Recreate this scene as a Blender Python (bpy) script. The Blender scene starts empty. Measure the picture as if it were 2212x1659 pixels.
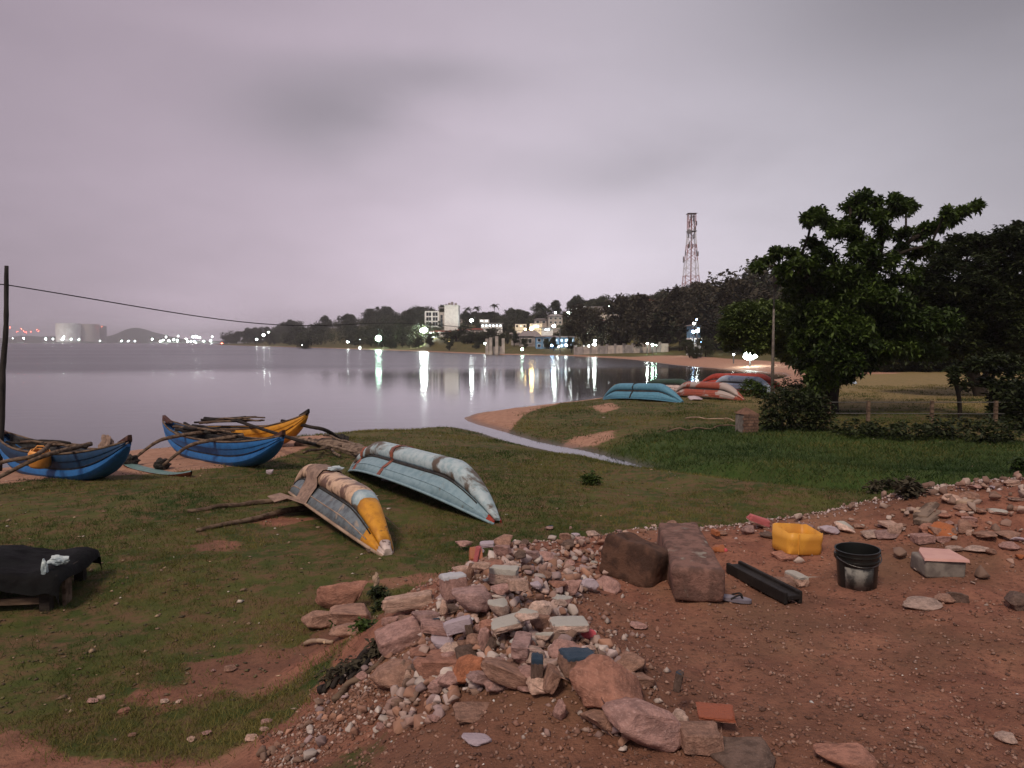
import bpy, bmesh, math, random
import numpy as np
from mathutils import Vector, Matrix, noise as mnoise
random.seed(7); RNG = np.random.default_rng(7)
S = bpy.context.scene; COL = S.collection
R = math.radians
# ------------------------------------------------------------------ camera
F = 759.0; HZ = 342.3; CAMZ = 3.0
TH = math.atan((384 - HZ) / F)
cam = bpy.data.objects.new('camera', bpy.data.cameras.new('camera')); COL.objects.link(cam)
cam.data.sensor_width = 36; cam.data.lens = F / 1024 * 36
cam.data.clip_start = 0.05; cam.data.clip_end = 20000
cam.location = (0, 0, CAMZ); cam.rotation_euler = (math.pi / 2 - TH, 0, 0); S.camera = cam
# ------------------------------------------------------------------ view / render
S.view_settings.view_transform = 'Standard'; S.view_settings.look = 'None'
S.view_settings.exposure = 0.14; S.view_settings.gamma = 1.0; S.view_settings.use_curve_mapping = False
S.render.engine = 'CYCLES'
cy = S.cycles
cy.use_denoising = True; cy.max_bounces = 6; cy.diffuse_bounces = 3; cy.glossy_bounces = 3
cy.transmission_bounces = 3; cy.volume_bounces = 1; cy.sample_clamp_indirect = 4.0; cy.sample_clamp_direct = 0.0
cy.caustics_reflective = False; cy.caustics_refractive = False

class E:
    """a tiny wrapper to write math node chains as expressions"""
    def __init__(s, nt, sock): s.nt = nt; s.s = sock
    def _m(s, op, *a, clamp=False):
        n = s.nt.nodes.new('ShaderNodeMath'); n.operation = op; n.use_clamp = clamp
        for i, v in enumerate((s,) + a):
            if isinstance(v, E): s.nt.links.new(v.s, n.inputs[i])
            else: n.inputs[i].default_value = v
        return E(s.nt, n.outputs[0])
    def __add__(s, o): return s._m('ADD', o)
    __radd__ = __add__
    def __mul__(s, o): return s._m('MULTIPLY', o)
    __rmul__ = __mul__
    def __sub__(s, o): return s._m('SUBTRACT', o)
    def __rsub__(s, o): return s * -1.0 + o
    def __truediv__(s, o): return s._m('DIVIDE', o)
    def pw(s, o): return s._m('POWER', o)
    def exp(s): return s._m('EXPONENT')
    def mx(s, o): return s._m('MAXIMUM', o)
    def mn(s, o): return s._m('MINIMUM', o)
    def clamp(s): return s._m('ADD', 0.0, clamp=True)
    def ramp(s, a, b):
        n = s.nt.nodes.new('ShaderNodeMapRange'); n.interpolation_type = 'SMOOTHSTEP'
        s.nt.links.new(s.s, n.inputs[0]); n.inputs[1].default_value = a; n.inputs[2].default_value = b
        n.inputs[3].default_value = 0; n.inputs[4].default_value = 1
        return E(s.nt, n.outputs[0])

def mixc(nt, fac, a, b, mode='MIX'):
    n = nt.nodes.new('ShaderNodeMix'); n.data_type = 'RGBA'; n.blend_type = mode
    for i, v in ((0, fac), (6, a), (7, b)):
        if isinstance(v, E): nt.links.new(v.s, n.inputs[i])
        elif hasattr(v, 'is_linked'): nt.links.new(v, n.inputs[i])
        elif i == 0: n.inputs[0].default_value = v
        else: n.inputs[i].default_value = (*v[:3], 1)
    return n.outputs[2]

def noise_n(nt, vec, scale, detail=4, rough=.55, dist=0.0):
    n = nt.nodes.new('ShaderNodeTexNoise'); n.inputs['Scale'].default_value = scale
    n.inputs['Detail'].default_value = detail; n.inputs['Roughness'].default_value = rough
    n.inputs['Distortion'].default_value = dist
    if vec is not None: nt.links.new(vec, n.inputs['Vector'])
    return E(nt, n.outputs['Fac'])

# ------------------------------------------------------------------ world: overcast dusk over a lit town
SUN_EL, SUN_AZ = 48.0, 205.0          # azimuth clockwise from +Y: the soft light comes from behind the viewer
w = bpy.data.worlds.new('World'); S.world = w; w.use_nodes = True
nt = w.node_tree; nt.nodes.clear()
out = nt.nodes.new('ShaderNodeOutputWorld')
tc = nt.nodes.new('ShaderNodeTexCoord'); sep = nt.nodes.new('ShaderNodeSeparateXYZ')
nt.links.new(tc.outputs['Generated'], sep.inputs[0])
X, Y, Z = (E(nt, sep.outputs[i]) for i in range(3))
az = X._m('ARCTAN2', Y); el = Z._m('ARCSINE').mx(0.0)
comb = nt.nodes.new('ShaderNodeCombineXYZ')
zz = Z.mx(0.0) + 0.22
nt.links.new((X / zz).s, comb.inputs[0]); nt.links.new((Y / zz).s, comb.inputs[1])
n1 = noise_n(nt, comb.outputs[0], 0.55, 5, .5, .3)
n2 = noise_n(nt, comb.outputs[0], 1.9, 4, .55, .2)
wob = n2 - 0.5
azd = az + wob * 0.16; eld = el + (n1 - 0.5) * 0.10
def blob(a0, e0, ra, re):
    a = (azd - a0) / ra; e = (eld - e0) / re
    return ((a * a + e * e) * -1.0).exp()
glow = (((az - 0.08) / 0.52)._m('POWER', 2.0) * -1.0).exp() * ((el / 0.42)._m('POWER', 1.6) * -1.0).exp()
glow2 = (((az - 0.22) / 0.40)._m('POWER', 2.0) * -1.0).exp() * ((el * -1.0 / 0.10)).exp()
glowL = (((az + 0.40) / 0.08)._m('POWER', 2.0) * -1.0).exp() * ((el * -1.0 / 0.035)).exp()
lum = 0.285 + glow * 0.37 + glow2 * 0.27 + glowL * 0.26
lum = lum * (1.0 + (n1 - 0.5) * 0.55 + (n2 - 0.5) * 0.22)
dark = (blob(-0.24, 0.272, 0.11, 0.055) * 0.30 + blob(-0.10, 0.33, 0.13, 0.03) * 0.17 + blob(0.15, 0.225, 0.13, 0.04) * 0.20 + blob(-.25, .36, .3, .02) * -.06
        + blob(0.52, 0.40, 0.24, 0.13) * 0.36 + blob(0.10, 0.22, 0.2, 0.03) * 0.05)
lum = lum * (1.0 - dark)
tint = mixc(nt, (az * 1.0).ramp(-0.5, 0.55), (1.085, 0.895, 1.06), (0.99, 0.935, 1.045))
tint = mixc(nt, (dark * 1.6).clamp(), tint, (1.01, 0.935, 1.05))
cl = mixc(nt, 1.0, tint, (1, 1, 1), 'MULTIPLY')
vm = nt.nodes.new('ShaderNodeVectorMath'); vm.operation = 'SCALE'
nt.links.new(cl, vm.inputs[0]); nt.links.new(lum.s, vm.inputs['Scale'])
bg = nt.nodes.new('ShaderNodeBackground'); nt.links.new(vm.outputs[0], bg.inputs[0]); bg.inputs[1].default_value = 1.0
sky = nt.nodes.new('ShaderNodeTexSky'); sky.sky_type = 'NISHITA'; sky.sun_disc = False
sky.sun_elevation = R(SUN_EL); sky.sun_rotation = R(SUN_AZ); sky.dust_density = 4
bg2 = nt.nodes.new('ShaderNodeBackground'); nt.links.new(sky.outputs[0], bg2.inputs[0]); bg2.inputs[1].default_value = 0.004
add = nt.nodes.new('ShaderNodeAddShader'); nt.links.new(bg.outputs[0], add.inputs[0]); nt.links.new(bg2.outputs[0], add.inputs[1])
nt.links.new(add.outputs[0], out.inputs[0])
sl = bpy.data.lights.new('sun', 'SUN'); sl.energy = 2.0; sl.angle = R(14); sl.color = (1.0, 0.81, 0.64)
so = bpy.data.objects.new('sun', sl); COL.objects.link(so)
sd = Vector((math.sin(R(SUN_AZ)) * math.cos(R(SUN_EL)), math.cos(R(SUN_AZ)) * math.cos(R(SUN_EL)), math.sin(R(SUN_EL))))
so.rotation_euler = sd.to_track_quat('Z', 'Y').to_euler()

# ------------------------------------------------------------------ helpers
def T(o, label=None, cat=None, group=None, kind=None):
    if label: o['label'] = label
    if cat: o['category'] = cat
    if group: o['group'] = group
    if kind: o['kind'] = kind
    return o
def empty(name, loc=(0, 0, 0), rot=(0, 0, 0)):
    o = bpy.data.objects.new(name, None); COL.objects.link(o); o.location = loc; o.rotation_euler = rot
    o.empty_display_size = .2
    return o
def link(name, me, mat, parent=None, loc=None, rot=None, scale=None):
    o = bpy.data.objects.new(name, me); COL.objects.link(o)
    if mat is not None and not me.materials: me.materials.append(mat)
    if parent: o.parent = parent
    if loc is not None: o.location = loc
    if rot is not None: o.rotation_euler = rot
    if scale is not None: o.scale = scale
    return o
def npmesh(name, V, Fc, smooth=False):
    """V (n,3), Fc (m,k) fast mesh"""
    me = bpy.data.meshes.new(name); V = np.asarray(V, np.float32); Fc = np.asarray(Fc, np.int32)
    k = Fc.shape[1]; m = len(Fc)
    me.vertices.add(len(V)); me.vertices.foreach_set('co', V.ravel())
    me.loops.add(m * k); me.loops.foreach_set('vertex_index', Fc.ravel())
    me.polygons.add(m); me.polygons.foreach_set('loop_start', np.arange(0, m * k, k, dtype=np.int32))
    me.polygons.foreach_set('loop_total', np.full(m, k, np.int32))
    if smooth: me.polygons.foreach_set('use_smooth', np.ones(m, bool))
    me.update(calc_edges=True); return me
def col_attr(me, name, arr):
    a = me.color_attributes.new(name, 'FLOAT_COLOR', 'POINT')
    c = np.ones((len(me.vertices), 4), np.float32); c[:, :arr.shape[1]] = arr
    a.data.foreach_set('color', c.ravel())
class MB:
    def __init__(s): s.v = []; s.f = []
    def add(s, vs, fs):
        n = len(s.v); s.v += [tuple(v) for v in vs]; s.f += [tuple(i + n for i in f) for f in fs]; return s
    def box(s, c, d, rz=0, M=None):
        x, y, z = (q / 2 for q in d); vs = []
        for a in (-1, 1):
            for b in (-1, 1):
                for e in (-1, 1):
                    p = Vector((a * x, b * y, e * z))
                    if M is not None: p = M @ p
                    elif rz: p = Matrix.Rotation(rz, 3, 'Z') @ p
                    vs.append(p + Vector(c))
        return s.add(vs, [(0, 1, 3, 2), (4, 6, 7, 5), (0, 4, 5, 1), (2, 3, 7, 6), (0, 2, 6, 4), (1, 5, 7, 3)])
    def tube(s, pts, rad, n=8, wob=0, cap=True):
        pts = [Vector(p) for p in pts]
        if not hasattr(rad, '__len__'): rad = [rad] * len(pts)
        vs = []; fs = []; up = Vector((0, 0, 1)); prev = None
        for i, p in enumerate(pts):
            t = (pts[min(i + 1, len(pts) - 1)] - pts[max(i - 1, 0)]).normalized()
            a = (up if abs(t.z) < .95 else Vector((1, 0, 0))).cross(t).normalized()
            if prev is not None:
                a2 = prev - t * prev.dot(t)
                if a2.length > 1e-4: a = a2.normalized()
            prev = a; b = t.cross(a)
            for k in range(n):
                q = 2 * math.pi * k / n; r = rad[i] * (1 + (random.uniform(-wob, wob) if wob else 0))
                vs.append(p + a * math.cos(q) * r + b * math.sin(q) * r)
        for i in range(len(pts) - 1):
            for k in range(n):
                fs.append((i * n + k, i * n + (k + 1) % n, (i + 1) * n + (k + 1) % n, (i + 1) * n + k))
        if cap: fs += [tuple(range(n))[::-1], tuple((len(pts) - 1) * n + k for k in range(n))]
        return s.add(vs, fs)
    def lathe(s, prof, c=(0, 0, 0), n=24, sx=1, sy=1):
        vs = []; fs = []
        for r, z in prof:
            for k in range(n):
                q = 2 * math.pi * k / n; vs.append((c[0] + r * sx * math.cos(q), c[1] + r * sy * math.sin(q), c[2] + z))
        for i in range(len(prof) - 1):
            for k in range(n): fs.append((i * n + k, i * n + (k + 1) % n, (i + 1) * n + (k + 1) % n, (i + 1) * n + k))
        return s.add(vs, fs)
    def build(s, name, mat, parent=None, smooth=False, bevel=0, world=False, **kw):
        me = bpy.data.meshes.new(name); vs = s.v
        if world and parent is not None:
            Mi = parent.matrix_basis.inverted(); vs = [Mi @ Vector(v) for v in vs]
        me.from_pydata([tuple(v) for v in vs], [], s.f); me.update()
        if bevel:
            bm = bmesh.new(); bm.from_mesh(me); bmesh.ops.bevel(bm, geom=bm.edges[:], offset=bevel, segments=2, affect='EDGES', profile=.6)
            bm.to_mesh(me); bm.free()
        if smooth: me.polygons.foreach_set('use_smooth', np.ones(len(me.polygons), bool))
        return link(name, me, mat, parent, **kw)

# value noise in numpy
def _h(ix, iy, s):
    n = (ix.astype(np.int64) * 374761393 + iy.astype(np.int64) * 668265263 + s * 974634777) & 0xffffffff
    n = ((n ^ (n >> 13)) * 1274126177) & 0xffffffff; n = n ^ (n >> 16)
    return (n & 0xffff) / 65535.0
def vn(x, y, s=0):
    ix = np.floor(x); iy = np.floor(y); fx = x - ix; fy = y - iy
    fx = fx * fx * (3 - 2 * fx); fy = fy * fy * (3 - 2 * fy)
    a = _h(ix, iy, s); b = _h(ix + 1, iy, s); c = _h(ix, iy + 1, s); d = _h(ix + 1, iy + 1, s)
    return (a + (b - a) * fx) * (1 - fy) + (c + (d - c) * fx) * fy - 0.5
def fbm(x, y, s=0, o=4):
    t = 0; a = 1.0
    for i in range(o):
        t = t + a * vn(x, y, s + i * 17); x = x * 2.03 + 5.1; y = y * 2.03 + 3.7; a *= .5
    return t
def ss(x, a, b):
    t = np.clip((x - a) / (b - a), 0, 1); return t * t * (3 - 2 * t)

# picture point of the photograph (2212 px wide view) -> world point at height z (sizes and places were measured this way)
K = 1024 / 2212
def ray(U, V):
    a = (U * K - 512) / F; b = (384 - V * K) / F
    return Vector((a, math.cos(TH) + b * math.sin(TH), -math.sin(TH) + b * math.cos(TH)))
def P(U, V, z=0.0):
    d = ray(U, V); t = (z - CAMZ) / d.z
    return (d.x * t, d.y * t)
def PD(U, V, dist):
    d = ray(U, V); t = dist / d.y
    return Vector((d.x * t, dist, CAMZ + d.z * t))

# ------------------------------------------------------------------ shape of the land
near_shore = [(-500, 1090), (-200, 1045), (0, 1012), (150, 990), (285, 975), (375, 968), (520, 955), (650, 944), (760, 936), (850, 932), (930, 926), (985, 924),
              (1030, 933), (1080, 949), (1130, 962), (1200, 977), (1280, 990), (1340, 1003), (1395, 1014), (1398, 1010), (1345, 993), (1300, 982), (1250, 971),
              (1200, 962), (1150, 951), (1100, 936), (1050, 922), (1012, 910), (1003, 903), (1030, 893), (1090, 885), (1150, 878), (1220, 870), (1290, 862), (1340, 853),
              (1400, 844), (1500, 835), (1600, 828), (1680, 820), (1703, 812), (1690, 806)]
far_shore = [(767, 372.5), (702, 367.4), (674, 365), (637, 360.2), (613, 358.2), (567, 355.9), (530, 355.2), (502, 354.7), (461, 353.3), (420, 351.4), (378, 349.9), (340, 348.6), (303, 347.5), (255, 346), (216, 344.75)]
LAND = [P(u, v, 0) for u, v in near_shore] + [P(u / K, v / K, 0) for u, v in far_shore]
LAND += [(-390, 990), (-330, 1300), (200, 2600), (3000, 2600), (3000, -60), (-60, -60), (-60, 8)]
LAND = np.array(LAND)
def sdist(x, y, poly, closed=True):
    n = len(poly); d = np.full(x.shape, 1e18); ins = np.zeros(x.shape, bool)
    for i in range(n if closed else n - 1):
        ax, ay = poly[i]; bx, by = poly[(i + 1) % n]
        ex, ey = bx - ax, by - ay; px, py = x - ax, y - ay
        t = np.clip((px * ex + py * ey) / (ex * ex + ey * ey + 1e-12), 0, 1)
        d = np.minimum(d, (px - ex * t) ** 2 + (py - ey * t) ** 2)
        c = (ay > y) != (by > y)
        if ey != 0: ins ^= c & (x < ax + (y - ay) * ex / ey)
    d = np.sqrt(d); return np.where(ins, d, -d) if closed else d
PLZ = 1.35
EDGE = [P(u, v, PLZ) for u, v in [(985, 1659), (1060, 1530), (1075, 1430), (1020, 1340), (1040, 1250), (1120, 1180), (1250, 1150), (1400, 1136), (1650, 1130), (1900, 1138), (2050, 1110), (2230, 1080)]]
EDGE = np.array([(-0.9, -6), (-0.75, 1.0)] + EDGE + [(9, 9.6), (30, 12), (30, -6)])
DITCH = np.array([P(u, v, .1) for u, v in [(1385, 1010), (1470, 1026), (1560, 1044), (1640, 1060), (1780, 1082), (1950, 1100), (2300, 1120)]])
POOL = np.array([P(u, v, 0) for u, v in [(1566, 1043), (1590, 1042), (1612, 1050), (1632, 1058), (1618, 1063), (1592, 1056), (1572, 1051)]])
LUSH = np.array([P(u, v, .3) for u, v in [(1280, 960), (1420, 935), (1600, 925), (1900, 950), (2300, 980), (2300, 1090), (1900, 1100), (1700, 1070), (1500, 1025), (1380, 1000)]])
m1 = P(2190, 1120, 1.5); m2 = P(1110, 1290, 1.4); m3 = P(1250, 1480, 1.4)
def height(x, y):
    x = np.asarray(x, float); y = np.asarray(y, float)
    d = sdist(x, y, LAND)
    dj = d + 0.35 * fbm(x * .9, y * .9, 3, 3) * np.clip(np.abs(d), .15, 1.5)
    h = np.where(dj > 0, 0.50 * (1 - np.exp(-dj / 2.6)), np.maximum(dj * .09, -1.6))
    farf = ss(y, 62, 100)
    h = h + farf * ss(d, 2, 22) * 0.9
    h = h + ss(y, 95, 150) * ss(d, 8, 95) * (11 + 3 * fbm(x / 90, y / 90, 9, 3) + 5 * ss(y, 300, 400)) * ss(x, -395, -170)
    h = h + ss(y, 200, 420) * ss(d, 60, 260) * 5 * ss(x, 20, 120)
    u_ = 512 + x / np.maximum(y, 20) * F; ta = 1.2 + np.interp(y, [190, 260, 290, 350, 420, 600], [0, 2.0, 3.6, 9.0, 12.0, 14.0]); tb__ = 1.2 + np.interp(y, [180, 200, 215, 240, 262, 330, 600], [0, .8, 3.0, 6.0, 8.5, 11.0, 15.0])
    wa_ = ss(u_, 415, 440) * ss(y, 150, 190) * ss(-u_, -575, -550) * ss(d, 3, 12); wb_ = ss(u_, 550, 575) * ss(-u_, -690, -655) * ss(y, 150, 185) * ss(d, 3, 12)
    h = h * (1 - wa_) + ta * wa_; h = h * (1 - wb_) + tb__ * wb_
    h = h + ss(d, 1, 8) * (0.10 * fbm(x / 3.1, y / 3.1, 21, 4) + 0.03 * fbm(x * 2.2, y * 2.2, 23, 3))
    dd = sdist(x, y, DITCH, False); h = h - ss(d, .2, 2) * 0.42 * np.exp(-(dd / .55) ** 2)
    h = h + 0.12 * np.exp(-((dd - 1.5) / .7) ** 2) * ss(d, .3, 1.5)
    dp = sdist(x, y, POOL); h = np.where(dp > -.5, h - (h + .07) * ss(dp, -.45, .03), h)
    h = h + ss(-y, -5.5, -2.0) * 0.28 * ss(d, 1, 3)           # the ground climbs a little towards the viewer's feet
    e = sdist(x, y, EDGE); wl = 0.5 + .9 * ss(-x, -1.2, 1.0)
    k = ss(e + 0.22 * fbm(x * 1.3, y * 1.3, 31, 4), -1.25 * wl, 0.15)
    pl = PLZ + 0.07 * fbm(x / 1.4, y / 1.4, 41, 4) + 0.036 * fbm(x * 4, y * 4, 45, 4)
    pl = pl + 0.46 * np.exp(-(((x - m1[0] - .3) / 1.7) ** 2 + ((y - m1[1]) / 1.0) ** 2)) + .26 * np.exp(-(((x - m2[0]) / .40) ** 2 + ((y - m2[1]) / .80) ** 2))
    pl = pl + 0.12 * np.exp(-(((x - m3[0]) / .45) ** 2 + ((y - m3[1]) / .5) ** 2))
    h = h * (1 - k) + np.maximum(h, pl) * k
    return h
def hz(x, y): return float(height(np.array([x]), np.array([y]))[0])
_ts = np.geomspace(1.2, 1500, 1400)
def G(U, V):
    """point of the ground seen at a picture point"""
    d = ray(U, V); zs = CAMZ + d.z * _ts; hh = height(d.x * _ts, d.y * _ts)
    i = np.argmax(zs < hh)
    if i == 0: i = len(_ts) - 1
    f0 = zs[i - 1] - hh[i - 1]; f1 = zs[i] - hh[i]; t = _ts[i - 1] + (_ts[i] - _ts[i - 1]) * f0 / (f0 - f1 + 1e-9)
    x, y = d.x * t, d.y * t; return Vector((x, y, hz(x, y)))
def Sx(X, Y): return G(X * .553, Y * .553)

# ------------------------------------------------------------------ materials
def newmat(name):
    m = bpy.data.materials.new(name); m.use_nodes = True; nt = m.node_tree; b = nt.nodes['Principled BSDF']; return m, nt, b
def coords(nt, kind='Object'):
    t = nt.nodes.new('ShaderNodeTexCoord'); return t.outputs[kind]
def bump(nt, b, h, strength=.3, dist=.02):
    n = nt.nodes.new('ShaderNodeBump'); n.inputs['Strength'].default_value = strength; n.inputs['Distance'].default_value = dist
    nt.links.new(h.s if isinstance(h, E) else h, n.inputs['Height']); nt.links.new(n.outputs[0], b.inputs['Normal']); return n
def mat(name, c1, c2=None, scale=6, rough=.8, bs=.3, bd=.01, thr=(.42, .6), c3=None, s3=2, thr3=(.58, .66), metal=0, spec=.3, kind='Object', objcol=False, stretch=None):
    m, nt, b = newmat(name); v = coords(nt, kind)
    if stretch:
        mp = nt.nodes.new('ShaderNodeMapping'); nt.links.new(v, mp.inputs[0]); mp.inputs['Scale'].default_value = stretch; v = mp.outputs[0]
    n = noise_n(nt, v, scale, 6, .62)
    c = mixc(nt, n.ramp(*thr), c1, c2 or tuple(q * .6 for q in c1))
    if c3: c = mixc(nt, noise_n(nt, v, s3, 5, .6, .4).ramp(*thr3), c, c3)
    if objcol:
        oi = nt.nodes.new('ShaderNodeObjectInfo'); c = mixc(nt, 1.0, c, oi.outputs['Color'], 'MULTIPLY')
    nt.links.new(c, b.inputs['Base Color'])
    b.inputs['Roughness'].default_value = rough; b.inputs['Metallic'].default_value = metal; b.inputs['Specular IOR Level'].default_value = spec
    if bs:
        hb = noise_n(nt, v, scale * 3.1, 6, .7)
        bump(nt, b, hb * .6 + n * .6, bs, bd)
    return m
def emis(name, c, s):
    m, nt, b = newmat(name); b.inputs['Base Color'].default_value = (.02, .02, .02, 1)
    b.inputs['Emission Color'].default_value = (*c, 1); b.inputs['Emission Strength'].default_value = s; return m

M = {}
# ground
def ground_mat():
    m, nt, b = newmat('ground'); v = coords(nt, 'Object')
    at = nt.nodes.new('ShaderNodeAttribute'); at.attribute_name = 'mask'
    sp = nt.nodes.new('ShaderNodeSeparateColor'); nt.links.new(at.outputs['Color'], sp.inputs[0])
    dirt, sand, lush = (E(nt, sp.outputs[i]) for i in range(3)); wood = E(nt, at.outputs['Alpha'])
    nA = noise_n(nt, v, .9, 6, .6); nB = noise_n(nt, v, 5, 6, .65); nC = noise_n(nt, v, 26, 5, .7); nD = noise_n(nt, v, 90, 3, .7)
    g = mixc(nt, nA.ramp(.35, .65), (.036, .062, .011), (.100, .105, .026))
    g = mixc(nt, nB.ramp(.40, .66), g, (.15, .090, .048)); g = mixc(nt, (nC.ramp(.5, .75)) * .6, g, (.04, .045, .015))
    g = mixc(nt, lush * .85, g, (.035, .075, .014)); g = mixc(nt, wood * (nB.ramp(.25, .7) * .5 + .5), g, (.26, .19, .085))
    d = mixc(nt, nB.ramp(.3, .7), (.36, .165, .108), (.215, .090, .062)); d = mixc(nt, nC.ramp(.48, .72), d, (.115, .050, .036))
    d = mixc(nt, nA.ramp(.45, .7) * .5, d, (.26, .17, .10)); d = mixc(nt, nD.ramp(.64, .74) * .6, d, (.42, .30, .25)); nL = noise_n(nt, v, .42, 4, .6, .5); d = mixc(nt, nL.ramp(.46, .60) * .55, d, (.13, .070, .045))
    s = mixc(nt, nB.ramp(.3, .7), (.46, .27, .19), (.33, .18, .125)); s = mixc(nt, nC.ramp(.55, .7) * .5, s, (.15, .10, .07))
    md = (dirt + (nB - .5) * .9 + (nC - .5) * .5).ramp(.38, .62); ms = (sand + (nB - .5) * .5 + (nC - .5) * .25).ramp(.40, .60)
    c = mixc(nt, ms, g, s); c = mixc(nt, md, c, d)
    geo = nt.nodes.new('ShaderNodeNewGeometry'); sz = nt.nodes.new('ShaderNodeSeparateXYZ'); nt.links.new(geo.outputs['Position'], sz.inputs[0])
    wet = E(nt, sz.outputs[2]).ramp(.10, .0)
    c = mixc(nt, wet * .55, c, (.07, .045, .035))
    nt.links.new(c, b.inputs['Base Color']); nt.links.new((.92 - wet * .5).s, b.inputs['Roughness']); b.inputs['Specular IOR Level'].default_value = .25
    bump(nt, b, nB * .5 + nC * .45 + nD * .2, .9, .05)
    return m
M['ground'] = ground_mat()
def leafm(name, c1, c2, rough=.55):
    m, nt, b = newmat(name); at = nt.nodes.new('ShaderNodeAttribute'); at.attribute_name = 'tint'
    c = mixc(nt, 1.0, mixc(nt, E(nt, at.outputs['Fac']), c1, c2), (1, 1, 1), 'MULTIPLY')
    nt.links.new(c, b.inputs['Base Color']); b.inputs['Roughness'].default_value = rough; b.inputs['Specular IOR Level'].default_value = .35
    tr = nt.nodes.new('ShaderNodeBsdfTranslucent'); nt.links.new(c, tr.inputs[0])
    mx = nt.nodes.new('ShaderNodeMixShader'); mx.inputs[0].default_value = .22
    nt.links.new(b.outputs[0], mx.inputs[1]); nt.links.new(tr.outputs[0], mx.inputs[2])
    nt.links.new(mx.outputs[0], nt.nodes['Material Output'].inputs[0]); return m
M['leaf'] = leafm('leaf_green', (.022, .044, .009), (.080, .130, .022))
M['leaf_light'] = leafm('leaf_light_green', (.045, .075, .018), (.13, .18, .045))
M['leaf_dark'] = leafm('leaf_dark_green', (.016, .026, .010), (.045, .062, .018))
M['leaf_far'] = leafm('leaf_far', (.035, .045, .022), (.085, .095, .050), .8)
M['leaf_farb'] = leafm('leaf_far_brown', (.040, .036, .024), (.080, .070, .045), .8)
M['grass'] = leafm('grass_blade', (.028, .060, .007), (.185, .160, .045), .75)
M['lush'] = leafm('grass_lush', (.018, .045, .008), (.060, .095, .018), .7)
M['bark'] = mat('bark', (.035, .028, .022), (.018, .014, .012), 9, .9, .8, .03, stretch=(1, 1, .3))
def water_mat():
    m, nt, b = newmat('water'); geo = nt.nodes.new('ShaderNodeNewGeometry'); v = geo.outputs['Position']
    sp = nt.nodes.new('ShaderNodeSeparateXYZ'); nt.links.new(v, sp.inputs[0]); X, Y = E(nt, sp.outputs[0]), E(nt, sp.outputs[1])
    mp = nt.nodes.new('ShaderNodeMapping'); nt.links.new(v, mp.inputs[0]); mp.inputs['Scale'].default_value = (.35, 1.0, 1)
    patch = noise_n(nt, mp.outputs[0], .022, 4, .5, .6)
    # wind-ruffled far water, calm water near the beach
    ruf = (Y + (patch - .5) * 90 + X * -.12).ramp(72, 100)
    b.inputs['Base Color'].default_value = (.028, .026, .028, 1); b.inputs['IOR'].default_value = 1.333; b.inputs['Specular IOR Level'].default_value = .5
    nt.links.new((.075 + ruf * .17 + (patch - .5) * .10).mx(.04).s, b.inputs['Roughness'])
    mp2 = nt.nodes.new('ShaderNodeMapping'); nt.links.new(v, mp2.inputs[0]); mp2.inputs['Scale'].default_value = (.5, 1.3, 1)
    h = noise_n(nt, mp2.outputs[0], 1.1, 3, .5) * .7 + noise_n(nt, mp2.outputs[0], 5.5, 2, .5) * .10
    bn = bump(nt, b, h, 1.0, .02); nt.links.new((.14 + patch.ramp(.45, .62) * .35 + ruf * .9).s, bn.inputs['Strength'])
    return m
M['water'] = water_mat()
# ------------------------------------------------------------------ ground sheet
r = np.geomspace(3.0, 1700, 540); s = np.linspace(-1.35, 1.35, 620)
s = np.sign(s) * (np.abs(s) ** 1.15) * 1.35 ** -.15
GX = np.outer(r, s); GY = np.repeat((r - 4)[:, None], len(s), 1)
GH = height(GX, GY)
jj = np.arange(len(r) - 1)[:, None] * len(s) + np.arange(len(s) - 1)[None]; jj = jj.ravel()
gme = npmesh('ground', np.stack([GX.ravel(), GY.ravel(), GH.ravel()], 1), np.stack([jj, jj + 1, jj + 1 + len(s), jj + len(s)], 1), True)
def poly_mask(x, y, pts, z, soft=.35):
    return ss(sdist(x, y, np.array([P(u, v, z) for u, v in pts])), -soft, soft)
DIRTS = [([(-700, 1490), (40, 1500), (140, 1560), (470, 1590), (620, 1560), (700, 1450), (800, 1370), (900, 1250), (1000, 1200), (1100, 1700), (-700, 1900)], .75, .25),
         ([(262, 1500), (300, 1462), (395, 1470), (405, 1412), (560, 1383), (700, 1395), (735, 1435), (650, 1490), (540, 1505), (480, 1478), (420, 1500), (350, 1525)], .55, .28),
         ([(415, 1180), (470, 1165), (530, 1172), (500, 1195), (440, 1195)], .5, .28), ([(520, 1125), (600, 1112), (690, 1118), (600, 1135)], .5, .28),
         ([(780, 1262), (960, 1240), (980, 1262), (850, 1275)], .5, .28), ([(600, 1400), (700, 1330), (860, 1360), (700, 1470)], .6, .25)]
SANDS = [([(1000, 903), (1040, 892), (1150, 876), (1330, 850), (1330, 862), (1220, 878), (1130, 905), (1095, 932)], .1, .35),
         ([(1200, 942), (1240, 930), (1320, 926), (1330, 936), (1280, 943)], .35, 1.0), ([(1275, 880), (1320, 872), (1340, 885), (1300, 890)], .4, .8),
         ([(-900, 1010), (300, 940), (700, 930), (720, 945), (640, 985), (560, 1010), (430, 1025), (300, 1030), (60, 1042), (-900, 1140)], .35, .5),
         ([(1350, 840), (1700, 800), (1800, 800), (1790, 830), (1600, 850)], .3, .8)]
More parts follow.
